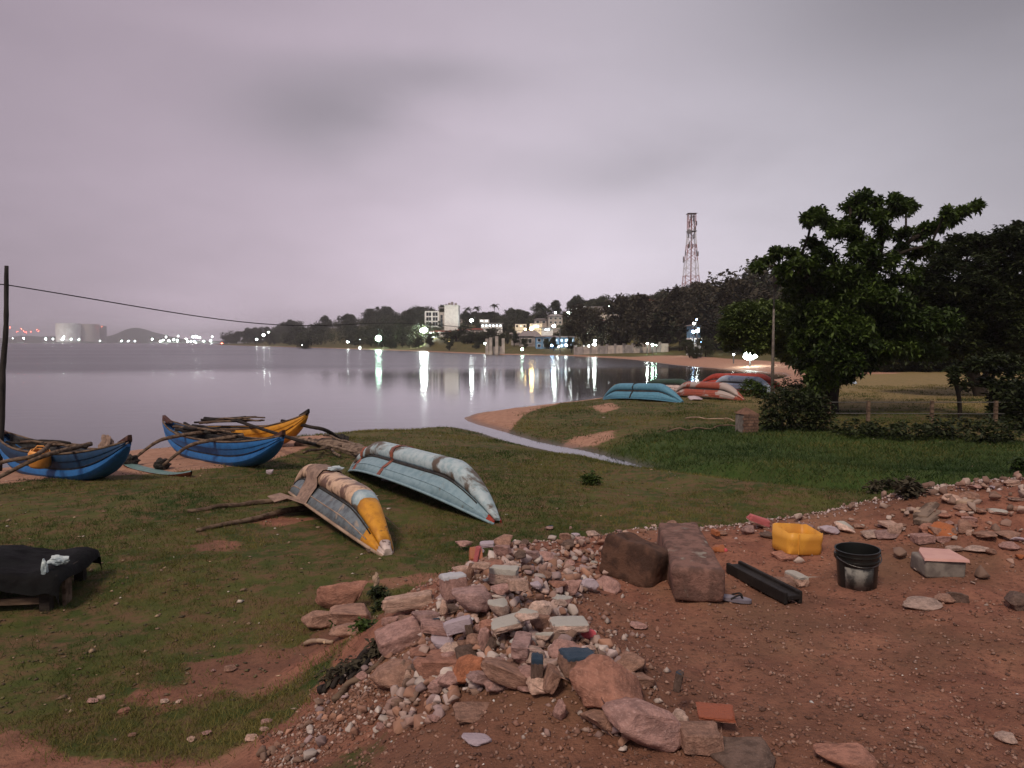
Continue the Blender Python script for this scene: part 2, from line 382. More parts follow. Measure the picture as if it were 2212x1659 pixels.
def masks(x, y):
    e = sdist(x, y, EDGE); d = sdist(x, y, LAND)
    dirt = ss(e, -.9, -.1) + 0 * e
    for p, z, so_ in DIRTS: dirt = np.maximum(dirt, poly_mask(x, y, p, z, so_))
    sand = ss(-d, -1.1, -.2) * (y < 60) * np.maximum(ss(-x, 2.2, 4.0), ss(y, 27, 30)) + (y >= 60) * ss(-d, -12, -6) * .9 * (1 - ss(y, 120, 160)) + (y >= 60) * ss(-d, -3, -1) * ss(y, 120, 160) * .7
    for p, z, so_ in SANDS: sand = np.maximum(sand, poly_mask(x, y, p, z, so_))
    lush = poly_mask(x, y, [tuple(q) for q in []] or [(1280, 960), (1420, 935), (1600, 925), (1900, 950), (2300, 980), (2300, 1090), (1900, 1100), (1700, 1070), (1500, 1025), (1380, 1000)], .3, .6)
    return dirt, sand * (1 - dirt), lush
mk = masks(GX.ravel(), GY.ravel())
dry_ = ss(GX.ravel(), 6, 12) * ss(GY.ravel(), 27, 31) * ss(-GY.ravel(), -75, -62); col_attr(gme, 'mask', np.stack([mk[0], mk[1], mk[2], dry_], 1))
T(link('ground', gme, M['ground']), 'uneven bank of red dirt, short grass and pink sand running out to the bay', kind='structure')
# sea floor / land far out, below the water
MB().box((0, 1500, -5.2), (9000, 9000, 6)).build('sea_bed', mat('sea_bed', (.05, .045, .04)))
bpy.data.objects['sea_bed']['kind'] = 'structure'
wv = [(-4500, -10, 0), (900, -10, 0), (900, 3300, 0), (-4500, 3300, 0)]
MB().add(wv, [(0, 1, 2, 3)]).build('water', M['water'])
T(bpy.data.objects['water'], 'calm mauve bay water reflecting the evening sky', kind='structure')

# ------------------------------------------------------------------ far shore, hills
fx = np.linspace(-3600, 900, 220); fy = np.linspace(2750, 4300, 40); FX, FY = np.meshgrid(fx, fy)
def bumpf(u, wu, h): return h * np.exp(-((FX / FY - (u / 1 - 512) / F) / (wu / F)) ** 2)
FH = 6 + 10 * vn(FX / 160, FY / 160, 2) * ss(FY, 2800, 3000)
FH = FH * ss(FY, 2750, 2810) + ss(FY, 2900, 3500) * (bumpf(134, 22, 58) + bumpf(165, 25, 22) + bumpf(70, 26, 26) + bumpf(25, 20, 22) + bumpf(-60, 50, 30) + bumpf(100, 12, 10)) - 1
FH = FH + ss(FY, 2900, 3200) * 5 * fbm(FX / 60, FY / 60, 7)
n_ = len(fx); jj = (np.arange(len(fy) - 1)[:, None] * n_ + np.arange(n_ - 1)[None]).ravel()
fme = npmesh('far_hills', np.stack([FX.ravel(), FY.ravel(), FH.ravel()], 1), np.stack([jj, jj + 1, jj + 1 + n_, jj + n_], 1), True)
M['hill'] = mat('hill_wood', (.05, .06, .045), (.028, .034, .028), .03, .95, 0)
T(link('hills', fme, M['hill']), 'low dark hills on the far side of the bay', kind='structure')
# ------------------------------------------------------------------ haze
HZM = bpy.data.materials.new('haze'); HZM.use_nodes = True; nt = HZM.node_tree; nt.nodes.clear()
o_ = nt.nodes.new('ShaderNodeOutputMaterial'); pv = nt.nodes.new('ShaderNodeVolumePrincipled')
pv.inputs['Color'].default_value = (.86, .84, .92, 1); pv.inputs['Density'].default_value = 2.6e-4; pv.inputs['Anisotropy'].default_value = .2
nt.links.new(pv.outputs[0], o_.inputs['Volume'])
hz_o = MB().box((0, 1900, 41), (9400, 9400, 100)).build('haze', HZM); T(hz_o, kind='stuff')

# ------------------------------------------------------------------ foliage
def foliage(clusters, L=.2, per=6, flat=.35, seed=0, wid=.42):
    """clusters: (cx,cy,cz,rx,ry,rz,n) -> rosettes of folded leaves, tint per leaf"""
    g = np.random.default_rng(seed); Vs = []; Ts = []
    for c in clusters:
        n = int(c[6]); 
        if n <= 0: continue
        d = g.normal(size=(n, 3)); d /= np.linalg.norm(d, axis=1)[:, None]; rr = g.uniform(.25, 1, n) ** .5
        lump = 1 + .28 * np.sin(d[:, 0] * 5 + c[0] * 3) * np.sin(d[:, 1] * 4 + c[1] * 5)
        C = np.array(c[:3]) + d * (rr * lump)[:, None] * np.array(c[3:6])
        C = np.repeat(C, per, 0); m = len(C)
        a = g.uniform(0, 2 * np.pi, m); e = g.normal(.05, flat, m)
        D = np.stack([np.cos(a) * np.cos(e), np.sin(a) * np.cos(e), np.sin(e)], 1)
        W = np.stack([-np.sin(a), np.cos(a), g.normal(0, .35, m)], 1)
        l = (L * g.uniform(.55, 1.2, m))[:, None]; C = C + g.normal(0, L * .15, (m, 3))
        mid = C + D * l * .55 + np.array([0, 0, 1]) * l * .08
        Vs.append(np.stack([C, mid + W * l * wid * .5, C + D * l - np.array([0, 0, 1]) * l * .12, mid - W * l * wid * .5], 1).reshape(-1, 3))
        t = np.clip(g.normal(.45 + g.normal(0, .18), .25, m), 0, 1); Ts.append(np.repeat(t, 4))
    V = np.concatenate(Vs); t = np.concatenate(Ts)
    me = npmesh('crown', V, np.arange(len(V)).reshape(-1, 4)); col_attr(me, 'tint', np.stack([t, t, t], 1)); return me
def branches(base, trunk, targets, r0, name='trunk', seed=0):
    """trunk: list of points; targets: cluster centres. Every centre hangs on the nearest node nearer to the trunk"""
    rnd = random.Random(seed); nodes = [Vector(p) for p in trunk]; par = [None] + list(range(len(trunk) - 1)); ln = [0.0]
    for i in range(1, len(nodes)): ln.append(ln[-1] + (nodes[i] - nodes[i - 1]).length)
    top = nodes[-1]
    for t in sorted(targets, key=lambda q: (Vector(q) - top).length):
        t = Vector(t); j = min(range(max(0, len(trunk) - 3), len(nodes)), key=lambda k: (nodes[k] - t).length + .25 * (ln[k]) + (0.5 if nodes[k].z > t.z + .3 else 0))
        a = nodes[j]; mid = (a + t) / 2 + Vector((rnd.uniform(-.1, .1), rnd.uniform(-.1, .1), rnd.uniform(.0, .12))) * (t - a).length
        nodes.append(mid); par.append(j); ln.append(ln[j] + (mid - a).length); nodes.append(t); par.append(len(nodes) - 2); ln.append(ln[-1] + (t - mid).length)
    wgt = [1.0] * len(nodes)
    for i in range(len(nodes) - 1, 0, -1): wgt[par[i]] += wgt[i]
    rad = [r0 * (q / wgt[0]) ** .5 for q in wgt]; mb = MB()
    for i in range(1, len(nodes)):
        a, b = nodes[par[i]], nodes[i]
        ra = rad[par[i]] if i < len(trunk) else min(rad[par[i]], rad[i] * 1.25)
        mb.tube([a, b], [ra, max(rad[i], .006)], 7, .06, cap=False)
    return mb
def tree(name, base, clusters, trunk, r0, label, lm, cat='tree', group=None, L=.2, per=6, seed=0, flat=.35):
    root = empty(name, base); T(root, label, cat, group); b = Vector(base)
    cl = [(c[0] - b.x, c[1] - b.y, c[2] - b.z) + tuple(c[3:]) for c in clusters]
    if trunk: branches(base, [Vector(p) - b for p in trunk], [q[:3] for q in cl], r0, seed=seed).build('trunk', M['bark'], root, smooth=True)
    link('crown' if trunk else 'leaves', foliage(cl, L, per, seed=seed, flat=flat), lm, root); return root

# main tree: clumps read off the photograph, set at their own depths
def clumps(lst, dist, spread, dens, ox=2800, oy=700, sc=1.659, seed=1, tw=.75, split=False):
    g = random.Random(seed); o = []
    for q in lst:
        x, y, rx, ry = q[:4]; dd = dist + g.uniform(-spread, spread)
        if split and (y < 720 or ox < 0):
            dv = Vector((x - 950, (y - 700) * 1.2)).normalized() if ox > 0 else Vector((1, 0)); Rm = max(rx, ry)
            c = PD((ox + x / sc) * .553, (oy + y / sc) * .553, dd); m = dd / F / 3.90625 / sc; o.append((c.x, c.y, c.z, rx * m * 1.15, max(rx, ry) * m * .9, ry * m * 1.2, dens * .22 * (rx * m * ry * m + .03) ** .7 + 5))
            for k_ in range(8):
                t_ = -1 + 2 * (k_ + .5) / 8; w_ = g.gauss(0, .42); xx, yy = x + dv.x * t_ * Rm * .85 - dv.y * w_ * ry * 1.3, y + dv.y * t_ * Rm * .55 + dv.x * w_ * ry * 1.3; r_ = g.uniform(.16, .36)
                d2 = dd + g.uniform(-.5, .5); c = PD((ox + xx / sc) * .553, (oy + yy / sc) * .553, d2); m = d2 / F / 3.90625 / sc; a = b = math.sqrt(rx * ry) * m * r_ * 1.15
                o.append((c.x, c.y, c.z, a, a + .05, b * .8, dens * .72 * (a * a + .02) ** .75 * (b + .12) ** .6 + 3))
            continue
        c = PD((ox + x / sc) * .553, (oy + y / sc) * .553, dd); m = dd / F / 3.90625 / sc
        a, b = rx * m, ry * m; o.append((c.x, c.y, c.z, a, max(a, b) * tw + .1, b, dens * (a * a + .02) ** .75 * (b + .15) ** .6 * 1.0 + 6))
    return o
A = [(670, 225, 75, 45), (590, 262, 50, 22), (715, 285, 45, 35), (780, 335, 55, 40), (945, 125, 85, 50), (860, 180, 50, 22), (1030, 150, 40, 25), (960, 215, 70, 32), (860, 280, 65, 38), (1180, 190, 100, 50), (1060, 250, 90, 42),
     (1255, 175, 50, 28), (1150, 130, 40, 20), (1680, 172, 42, 24), (1595, 215, 55, 24), (1500, 222, 35, 22), (1530, 262, 40, 20), (1440, 298, 60, 26), (1330, 340, 100, 38), (1200, 355, 80, 30), (1080, 350, 70, 30), (900, 385, 110, 38), (840, 330, 60, 40),
     (640, 425, 95, 35), (500, 492, 80, 30), (390, 478, 42, 26), (330, 530, 30, 16), (262, 572, 32, 16), (560, 560, 140, 45), (700, 500, 100, 50), (450, 652, 38, 14), (540, 655, 55, 35), (430, 590, 55, 22),
     (900, 480, 90, 45), (1000, 440, 70, 32), (1190, 450, 60, 20), (1300, 480, 70, 26), (1390, 430, 38, 18), (1130, 520, 80, 30), (1000, 600, 150, 40), (820, 650, 170, 70), (600, 740, 130, 70), (680, 600, 70, 60), (1010, 520, 50, 50),
     (1010, 700, 140, 60), (1230, 640, 100, 40), (900, 800, 180, 80), (700, 830, 150, 80), (1100, 800, 150, 70), (600, 950, 140, 80), (800, 960, 160, 80), (1000, 940, 150, 80), (700, 1090, 130, 60), (560, 1080, 90, 60), (880, 1080, 130, 50),
     (1180, 930, 120, 70), (1040, 1150, 80, 30), (560, 1180, 70, 60), (650, 1230, 70, 70), (640, 1330, 60, 60), (760, 1180, 130, 70), (820, 1260, 90, 50), (900, 1180, 120, 50), (700, 1280, 90, 70), (1150, 1080, 150, 60), (1300, 1000, 160, 80), (1420, 930, 140, 80), (1320, 1120, 130, 45), (620, 1400, 60, 50)]
A = [(x, y, a * (.86 if y < 600 else 1.12), b * (.80 if y < 600 else 1.15)) for x, y, a, b in A]
tb = G(1797, 893); td = tb.y
cA = clumps(A, td, 1.5, 560, seed=3, tw=.95, split=True)
cA += clumps([(820, 620, 120, 90), (900, 760, 140, 90), (780, 880, 150, 100), (880, 1000, 150, 90), (760, 1120, 130, 80), (850, 1190, 100, 60)], td - 1.6, .4, 520, seed=44)
tA = [tb - Vector((0, 0, .15)), PD(1795, 860, td), PD(1800, 800, td), PD(1815, 740, td), PD(1830, 680, td), PD(1850, 620, td)]
tree('broadleaf_tree', tb, cA, tA, .26, 'tall spreading broadleaf tree with ragged branches against the sky, beside the dark bush', M['leaf'], L=.22, per=6, seed=5, flat=.6)
B = [(210, 840, 70, 30), (320, 830, 60, 28), (200, 890, 110, 55), (330, 890, 100, 50), (130, 960, 80, 45), (70, 1030, 45, 28), (90, 1080, 40, 22), (250, 980, 110, 60), (380, 990, 100, 70), (420, 870, 80, 60), (450, 1080, 90, 50), (380, 1040, 60, 40), (480, 960, 80, 60), (500, 1150, 70, 40)]
bb = G(1752, 850); cB = clumps([(x, y, a * 1.4, b * 1.4) for x, y, a, b in B + [(250, 1080, 70, 40), (170, 900, 70, 40), (350, 960, 100, 60)]], bb.y, 1.0, 560, seed=8)
tree('small_tree', bb, cB, [bb - Vector((0, 0, .1)), PD(1750, 800, bb.y), PD(1735, 740, bb.y), PD(1700, 680, bb.y)], .10, 'lower pale green tree in front of the unlit street lamp, left of the tall tree', M['leaf_light'], L=.24, per=7, seed=9)
Cc = [(1600, 425, 120, 50), (1480, 500, 90, 40), (1700, 420, 90, 40), (1780, 470, 110, 50), (1900, 372, 110, 42), (1960, 335, 60, 35), (2060, 330, 90, 60), (1860, 540, 70, 50), (1620, 520, 150, 60), (1420, 600, 120, 60), (1580, 640, 170, 90), (1760, 640, 130, 80), (1950, 560, 60, 60), (2050, 500, 120, 120),
      (1350, 700, 120, 60), (1500, 760, 180, 90), (1700, 800, 180, 100), (1900, 750, 130, 110), (1350, 850, 150, 90), (1550, 930, 190, 100), (1750, 980, 180, 90), (1930, 950, 140, 110), (1400, 1020, 170, 80), (1250, 1080, 120, 60), (1580, 1090, 170, 60), (1850, 1110, 140, 60), (2060, 800, 150, 180), (2080, 1050, 130, 120)]
cb = G(2120, 885); cC = clumps([(x, y, a * 1.15, b * 1.25) for x, y, a, b in Cc], cb.y + 7, 1.8, 520, seed=12, split=True)
cb2 = Vector((PD(2120, 885, cb.y + 7).x, cb.y + 7, 0)); cb2.z = hz(cb2.x, cb2.y)
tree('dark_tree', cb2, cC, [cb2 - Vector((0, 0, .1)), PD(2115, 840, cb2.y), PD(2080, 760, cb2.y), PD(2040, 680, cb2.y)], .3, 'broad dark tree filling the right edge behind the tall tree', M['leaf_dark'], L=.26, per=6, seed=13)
Dc = [(1620, 1215, 90, 35), (1700, 1190, 90, 35), (1560, 1290, 55, 40), (1600, 1340, 40, 30), (1530, 1240, 40, 22), (1850, 1160, 110, 40), (1780, 1240, 70, 35), (1740, 1310, 50, 30), (1830, 1350, 45, 38), (1940, 1250, 80, 50), (1950, 1370, 60, 40)]
db = G(2075, 905); cD = clumps(Dc, db.y, .8, 300, seed=22)
tree('sapling', db, cD[:5], [db - Vector((0, 0, .1)), PD(2072, 860, db.y), PD(2060, 810, db.y)], .07, 'thin crooked young tree by the wire fence, small open crown', M['leaf_dark'], L=.2, seed=23)
eb = G(2140, 900)
tree('sapling', eb, cD[5:], [eb - Vector((0, 0, .1)), PD(2140, 860, eb.y), PD(2145, 810, eb.y)], .07, 'young tree with hanging branches at the right end of the wire fence', M['leaf_dark'], L=.2, seed=24)
# bushes
def bush(pts, label, lm, seed, L=.16, dens=420, gp=None, dep=.6):
    g = random.Random(seed); cl = []; b0 = None
    for (U, V, ru, rv) in pts:
        b = G(U, V + rv); b0 = b0 or b; m = b.y / F * K
        cl.append((b.x, b.y + g.uniform(-dep, dep) * .3, b.z + rv * m * 1.0, ru * m, ru * m * .8, rv * m * 1.05, dens * (ru * m) * (rv * m) + 20))
    return tree('bush', b0, cl, None, 0, label, lm, 'bush', gp, L=L, seed=seed)
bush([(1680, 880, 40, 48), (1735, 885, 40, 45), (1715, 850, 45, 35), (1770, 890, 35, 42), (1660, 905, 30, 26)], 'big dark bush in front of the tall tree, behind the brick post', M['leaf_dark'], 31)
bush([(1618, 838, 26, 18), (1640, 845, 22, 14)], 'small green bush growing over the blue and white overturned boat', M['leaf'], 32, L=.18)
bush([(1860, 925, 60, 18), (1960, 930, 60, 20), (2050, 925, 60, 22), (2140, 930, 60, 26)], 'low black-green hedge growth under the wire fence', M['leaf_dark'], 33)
bush([(1275, 1037, 17, 11)], 'small round grass clump alone on the near bank', M['lush'], 34, L=.12, dens=2500)
bush([(2205, 1005, 22, 16)], 'small leafy weed at the right edge of the dark grass', M['leaf'], 35, L=.12, dens=900)
bush([(1960, 1058, 22, 16), (1995, 1062, 22, 14), (1930, 1052, 18, 14), (1895, 1056, 18, 12)], 'brown dry weeds growing behind the rubble heap with planks', M['leaf_farb'], 36, L=.09, dens=900)
bush([(815, 1285, 16, 12), (830, 1300, 18, 10)], 'dark tuft of weeds at the foot of the dry stalk', M['leaf_dark'], 37, L=.07, dens=3000)
bush([(738, 1352, 22, 10), (790, 1350, 26, 10)], 'weeds growing between the red boulders and the rubble heap', M['leaf'], 38, L=.06, dens=3000)

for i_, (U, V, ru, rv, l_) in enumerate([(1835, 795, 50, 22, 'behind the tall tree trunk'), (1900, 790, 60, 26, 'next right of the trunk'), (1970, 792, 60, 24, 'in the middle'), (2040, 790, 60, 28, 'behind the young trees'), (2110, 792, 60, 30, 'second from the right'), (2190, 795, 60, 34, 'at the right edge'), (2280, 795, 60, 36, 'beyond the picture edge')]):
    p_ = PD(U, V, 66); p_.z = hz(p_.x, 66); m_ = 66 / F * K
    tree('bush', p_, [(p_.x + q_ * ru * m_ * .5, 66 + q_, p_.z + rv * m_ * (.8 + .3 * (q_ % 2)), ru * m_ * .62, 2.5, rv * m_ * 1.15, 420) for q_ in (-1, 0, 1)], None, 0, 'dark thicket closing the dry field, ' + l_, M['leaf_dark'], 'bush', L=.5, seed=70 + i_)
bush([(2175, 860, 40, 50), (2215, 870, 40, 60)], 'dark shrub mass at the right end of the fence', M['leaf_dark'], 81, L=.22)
# far trees: six crowns shared by the headland
def far_crown(seed, hgt=9, spread=4, n=16, L=.55):
    g = random.Random(seed); cl = []
    for i in range(n):
        a = g.uniform(0, 6.28); q = spread * g.uniform(.1, .8); z = hgt * g.uniform(.20, .90) - q * .2
        rr = g.uniform(1.0, 1.9) * spread / 4; cl.append((q * math.cos(a), q * math.sin(a), z, rr, rr, rr * g.uniform(.6, .9), 75))
    return foliage(cl, L, 4, seed=seed, flat=.6, wid=.7), [c[:3] for c in cl]
protos = []
for i in range(7):
    me, ct = far_crown(50 + i, [9, 10, 8, 11, 9, 7, 12][i], [4.2, 3.6, 4.6, 4.2, 5.4, 4, 3.4][i], [15, 14, 16, 18, 19, 13, 16][i])
    tm = branches((0, 0, 0), [Vector((0, 0, -.5)), Vector((.1, 0, 2)), Vector((0, .1, 4))], ct, .32, seed=i)
    o_t = tm.build('trunk', M['bark']); tme = o_t.data; bpy.data.objects.remove(o_t)
    me2 = me.copy(); me.materials.append(M['leaf_far']); me2.materials.append(M['leaf_farb']); protos.append((me, me2, tme))
def far_tree(x, y, sc, k, rz, label, group, brown=False, squash=1.0):
    z = hz(x, y)
    root = empty('tree', (x, y, z), (0, 0, rz)); root.scale = (sc, sc, sc * squash); T(root, label, 'tree', group)
    link('crown', protos[k][1 if brown else 0], None, root); link('trunk', protos[k][2], None, root); return root
g = random.Random(77); placed = []; cnt = 0
def d_land(x, y): return float(sdist(np.array([x]), np.array([y]), LAND)[0])
tries = 0
while cnt < 250 and tries < 9000:
    tries += 1; u = g.uniform(212, 800); dist = g.uniform(105, 1000) if u < 300 else g.uniform(105, 620)
    x = (u - 512) / F * dist; y = dist; d = d_land(x, y)
    if d < 9 or d > 230: continue
    if u > 420 and d < 28: continue
    if 450 < u < 570 and dist < 348: continue
    if 570 <= u < 655 and (dist < 250 or d < 60): continue
    if any((x - a) ** 2 + (y - b) ** 2 < (3.1 + y / 75) ** 2 for a, b in placed): continue
    if 240 < dist < 345 and 418 < u < 462: continue
    placed.append((x, y)); cnt += 1
    far_tree(x, y, g.uniform(.85, 1.25) * (.72 if 450 < u < 570 else 1) * (1 + max(0, dist - 350) / 800), g.randrange(7), g.uniform(0, 6.28), 'leafy tree in the dark wood covering the headland across the bay', 'trees covering the headland')
n_t = 0
while n_t < 26:
    u = g.uniform(385, 572); dist = g.uniform(165, 320); x = (u - 512) / F * dist; dl_ = d_land(x, dist)
    if dl_ < 4 or dl_ > 22 or any((x - a) ** 2 + (dist - b) ** 2 < 20 for a, b in placed): continue
    placed.append((x, dist)); n_t += 1; far_tree(x, dist, g.uniform(.30, .48), g.randrange(7), g.uniform(0, 6.28), 'low dark shrub on the bank below the town', 'shrubs along the town shore')
n_t = 0
while n_t < 30:
    u = g.uniform(440, 655); dist = g.uniform(200, 345) if u < 560 else g.uniform(190, 262); x = (u - 512) / F * dist
    if d_land(x, dist) < 26 or any((x - a) ** 2 + (dist - b) ** 2 < 30 for a, b in placed): continue
    placed.append((x, dist)); n_t += 1; far_tree(x, dist, g.uniform(.32, .55), g.randrange(7), g.uniform(0, 6.28), 'small garden tree between the houses of the town', 'garden trees between the houses')
# the wood between them reads as one mass
gg_ = np.random.default_rng(5); fc_ = []
while len(fc_) < 1500:
    u = gg_.uniform(205, 800); dist = 105 * (900 / 105) ** gg_.random(); x, y = (u - 512) / F * dist, dist
    d = d_land(x, y)
    if d < 10 or d > 210 or (u > 430 and d < 34) or (450 < u < 570 and y < 348) or (570 <= u < 655 and y < 250): continue
    rr_ = gg_.uniform(1.6, 3.4) * (1.25 if u < 430 else 1); z_ = hz(x, y); fc_.append((x, y, z_ + rr_ * (1.3 if u < 430 else .8), rr_, rr_, rr_ * .95, 14 + rr_ * 10))
o = link('woodland', foliage(fc_, .75, 4, seed=99, flat=.6, wid=.7), M['leaf_far']); T(o, 'dense undergrowth filling the wood on the headland', kind='stuff')
# individually readable trees near the far beach: (U, V base, distance, scale, kind, brown, label)
near_far = [(1260, 752, 178, 1.15, 3, 1, 'rounded dark tree behind the left end of the arched beach wall'), (1300, 752, 172, 1.15, 4, 1, 'wide brown tree behind the arched wall, left of centre'),
            (1345, 752, 168, 1.3, 3, 1, 'tall brown tree rising over the middle of the arched wall'), (1385, 752, 160, 1.25, 6, 1, 'tall dark tree behind the arched wall below the red pyramid roof'),
            (1425, 752, 158, 1.4, 4, 1, 'broad brownish tree behind the right end of the arched wall'), (1470, 754, 150, 1.35, 3, 1, 'big brown tree in front of the lattice tower'),
            (1515, 756, 146, 1.3, 6, 1, 'dark tree to the right of the blue lit house'), (1560, 758, 138, 1.4, 4, 1, 'wide brown tree ending the row towards the floodlight'),
            (1600, 760, 128, 1.3, 3, 1, 'dark tree behind the floodlight on the beach'), (1650, 760, 120, 1.5, 4, 1, 'tree behind the pale green tree, above the floodlight'),
            (1500, 750, 185, 1.6, 0, 1, 'second row tree right of the tower foot'), (1560, 750, 190, 1.75, 5, 1, 'feathery tree with a thin top on the skyline right of the tower'),
            (1440, 750, 195, 1.35, 0, 1, 'second row tree left of the tower foot'), (1620, 750, 180, 1.7, 2, 1, 'flat topped tree on the skyline behind the street lamp'), (1700, 750, 165, 1.9, 4, 0, 'skyline tree behind the tall broadleaf tree'),
            (845, 757, 305, .6, 2, 0, 'round dark tree on the waterline right of the greenish lamp'), (985, 752, 262, (1.2, .5), 4, 0, 'wide dark umbrella tree below the white building'),
            (1045, 752, 240, (1.2, .48), 4, 0, 'dark umbrella tree behind the ruined pillars'), (905, 752, 280, .45, 3, 0, 'tree under the brightest lamp by the water'),
            (660, 752, 380, .8, 2, 0, 'dark rounded tree on the shore, middle of the headland'), (1490, 752, 119, .34, 0, 0, 'low shrub before the white kiosk'), (1524, 752, 118, .38, 2, 0, 'shrub right of the white kiosk'), (1505, 752, 114, .26, 4, 0, 'lowest shrub under the white kiosk'), (1215, 750, 200, .85, 5, 0, 'small tree right of the shop front lit in blue'), (1170, 700, 330, 1.25, 3, 0, 'rounded tree on the skyline between two palms'), (1200, 700, 335, 1.25, 6, 0, 'pointed tree on the skyline left of the hill house')]
for U, V, dist, sc, k, br, lab in near_far:
    x = PD(U, V, dist).x; far_tree(x, dist, sc, k, g.uniform(0, 6.28), lab, 'larger trees along the far beach', bool(br)) if not isinstance(sc, tuple) else far_tree(x, dist, sc[0], k, 1.0, lab, 'larger trees along the far beach', bool(br), sc[1])
# palms
def palm_meshes(seed):
    g = random.Random(seed); H = 10; lean = g.uniform(-.8, .8)
    tr = MB().tube([(0, 0, -.5), (lean * .3, 0, 4), (lean * .8, 0, 8), (lean, 0, H)], [.22, .17, .13, .12], 6)
    fr = MB()
    for i in range(15):
        a = i * 2.4 + g.uniform(-.2, .2); e0 = g.uniform(.0, 1.1); Lf = g.uniform(2.8, 3.6); c = Vector((lean, 0, H)); pts = [c.copy()]; e = e0
        for q in range(7): c = c + Vector((math.cos(a) * math.cos(e), math.sin(a) * math.cos(e), math.sin(e))) * Lf / 7; e -= .26; pts.append(c.copy())
        side = Vector((-math.sin(a), math.cos(a), 0))
        for q in range(1, 8):
            for sg in (-1, 1):
                wd = .95 * math.sin(min(q / 7 * 2.9 + .25, 3)) + .1; p0, p1 = pts[q - 1], pts[q]
                tip = (p0 + p1) / 2 + side * sg * wd + (p1 - p0) * .7 - Vector((0, 0, .35 * wd)); fr.add([p0, p1, tip], [(0, 1, 2)])
    return tr, fr
pm = []
for i in range(3):
    tr, fr = palm_meshes(90 + i); a_ = tr.build('trunk', M['bark']); b_ = fr.build('fronds', M['leaf_far']); t_ = b_.data
    col_attr(t_, 'tint', np.full((len(t_.vertices), 3), .3)); pm.append((a_.data, t_)); bpy.data.objects.remove(a_); bpy.data.objects.remove(b_)
for i, (U, Vt, dist, lab) in enumerate([(1012, 662, 340, 'palm just right of the white building'), (1030, 660, 345, 'second palm right of the white building'), (1068, 655, 350, 'tallest palm of the clump right of the white building'), (1095, 668, 348, 'shorter palm standing after a gap right of the tall one'),
        (1112, 668, 352, 'bushy palm, last of the clump right of the white building'), (1192, 657, 340, 'palm against the sky left of the hill house'), (1365, 632, 230, 'pale palm above the yellow lamp on the hill'), (1412, 640, 226, 'palm just right of the red pyramid roof'), (1435, 628, 224, 'palm left of the lattice tower foot'),
        (1545, 640, 205, 'low palm right of the lattice tower'), (1350, 642, 235, 'small palm behind the hill house roof'), (985, 668, 338, 'palm hidden behind the white building corner')]):
    p = PD(U, Vt, dist); z = hz(p.x, p.y); sc = max(.6, (p.z - z) / 11.5)
    rt = empty('palm_tree', (p.x, p.y, z), (0, 0, i * 1.7)); rt.scale = (min(sc, 1.2), min(sc, 1.2), sc); T(rt, lab, 'palm tree', 'palms on the headland skyline')
    link('trunk', pm[i % 3][0], None, rt); link('fronds', pm[i % 3][1], None, rt)
# ------------------------------------------------------------------ buildings across the bay
M['white'] = mat('white_plaster', (.86, .84, .82), (.76, .74, .73), .8, .8, .1)
M['cream'] = mat('cream_plaster', (.50, .44, .40), (.36, .32, .30), .8, .8, .1)
M['greyp'] = mat('grey_plaster', (.34, .32, .31), (.24, .22, .22), .8, .85, .1)
M['roofred'] = mat('red_tiles', (.30, .085, .055), (.20, .06, .045), 3, .8, .3, .05)
M['roofgrey'] = mat('grey_tiles', (.30, .26, .26), (.20, .18, .18), 3, .8, .3, .05)
M['glassd'] = mat('dark_glass', (.03, .035, .045), (.02, .025, .03), 2, .15, 0, spec=.5)
M['bluep'] = mat('blue_paint_wall', (.20, .36, .55), (.14, .28, .45), 2, .7, .1)
M['win_lit'] = emis('lit_window', (.85, .95, 1.0), 4.0)
M['win_warm'] = emis('lit_window_warm', (1.0, .85, .6), 2.0)
M['win_blue'] = emis('lit_shop_blue', (.55, .80, 1.0), 2.8)
def at(U, dist, zoff=0):
    x = PD(U, 700, dist).x; return Vector((x, dist, hz(x, dist) + zoff))
def top_h(V, dist, base): return PD(0, V, dist).z - base
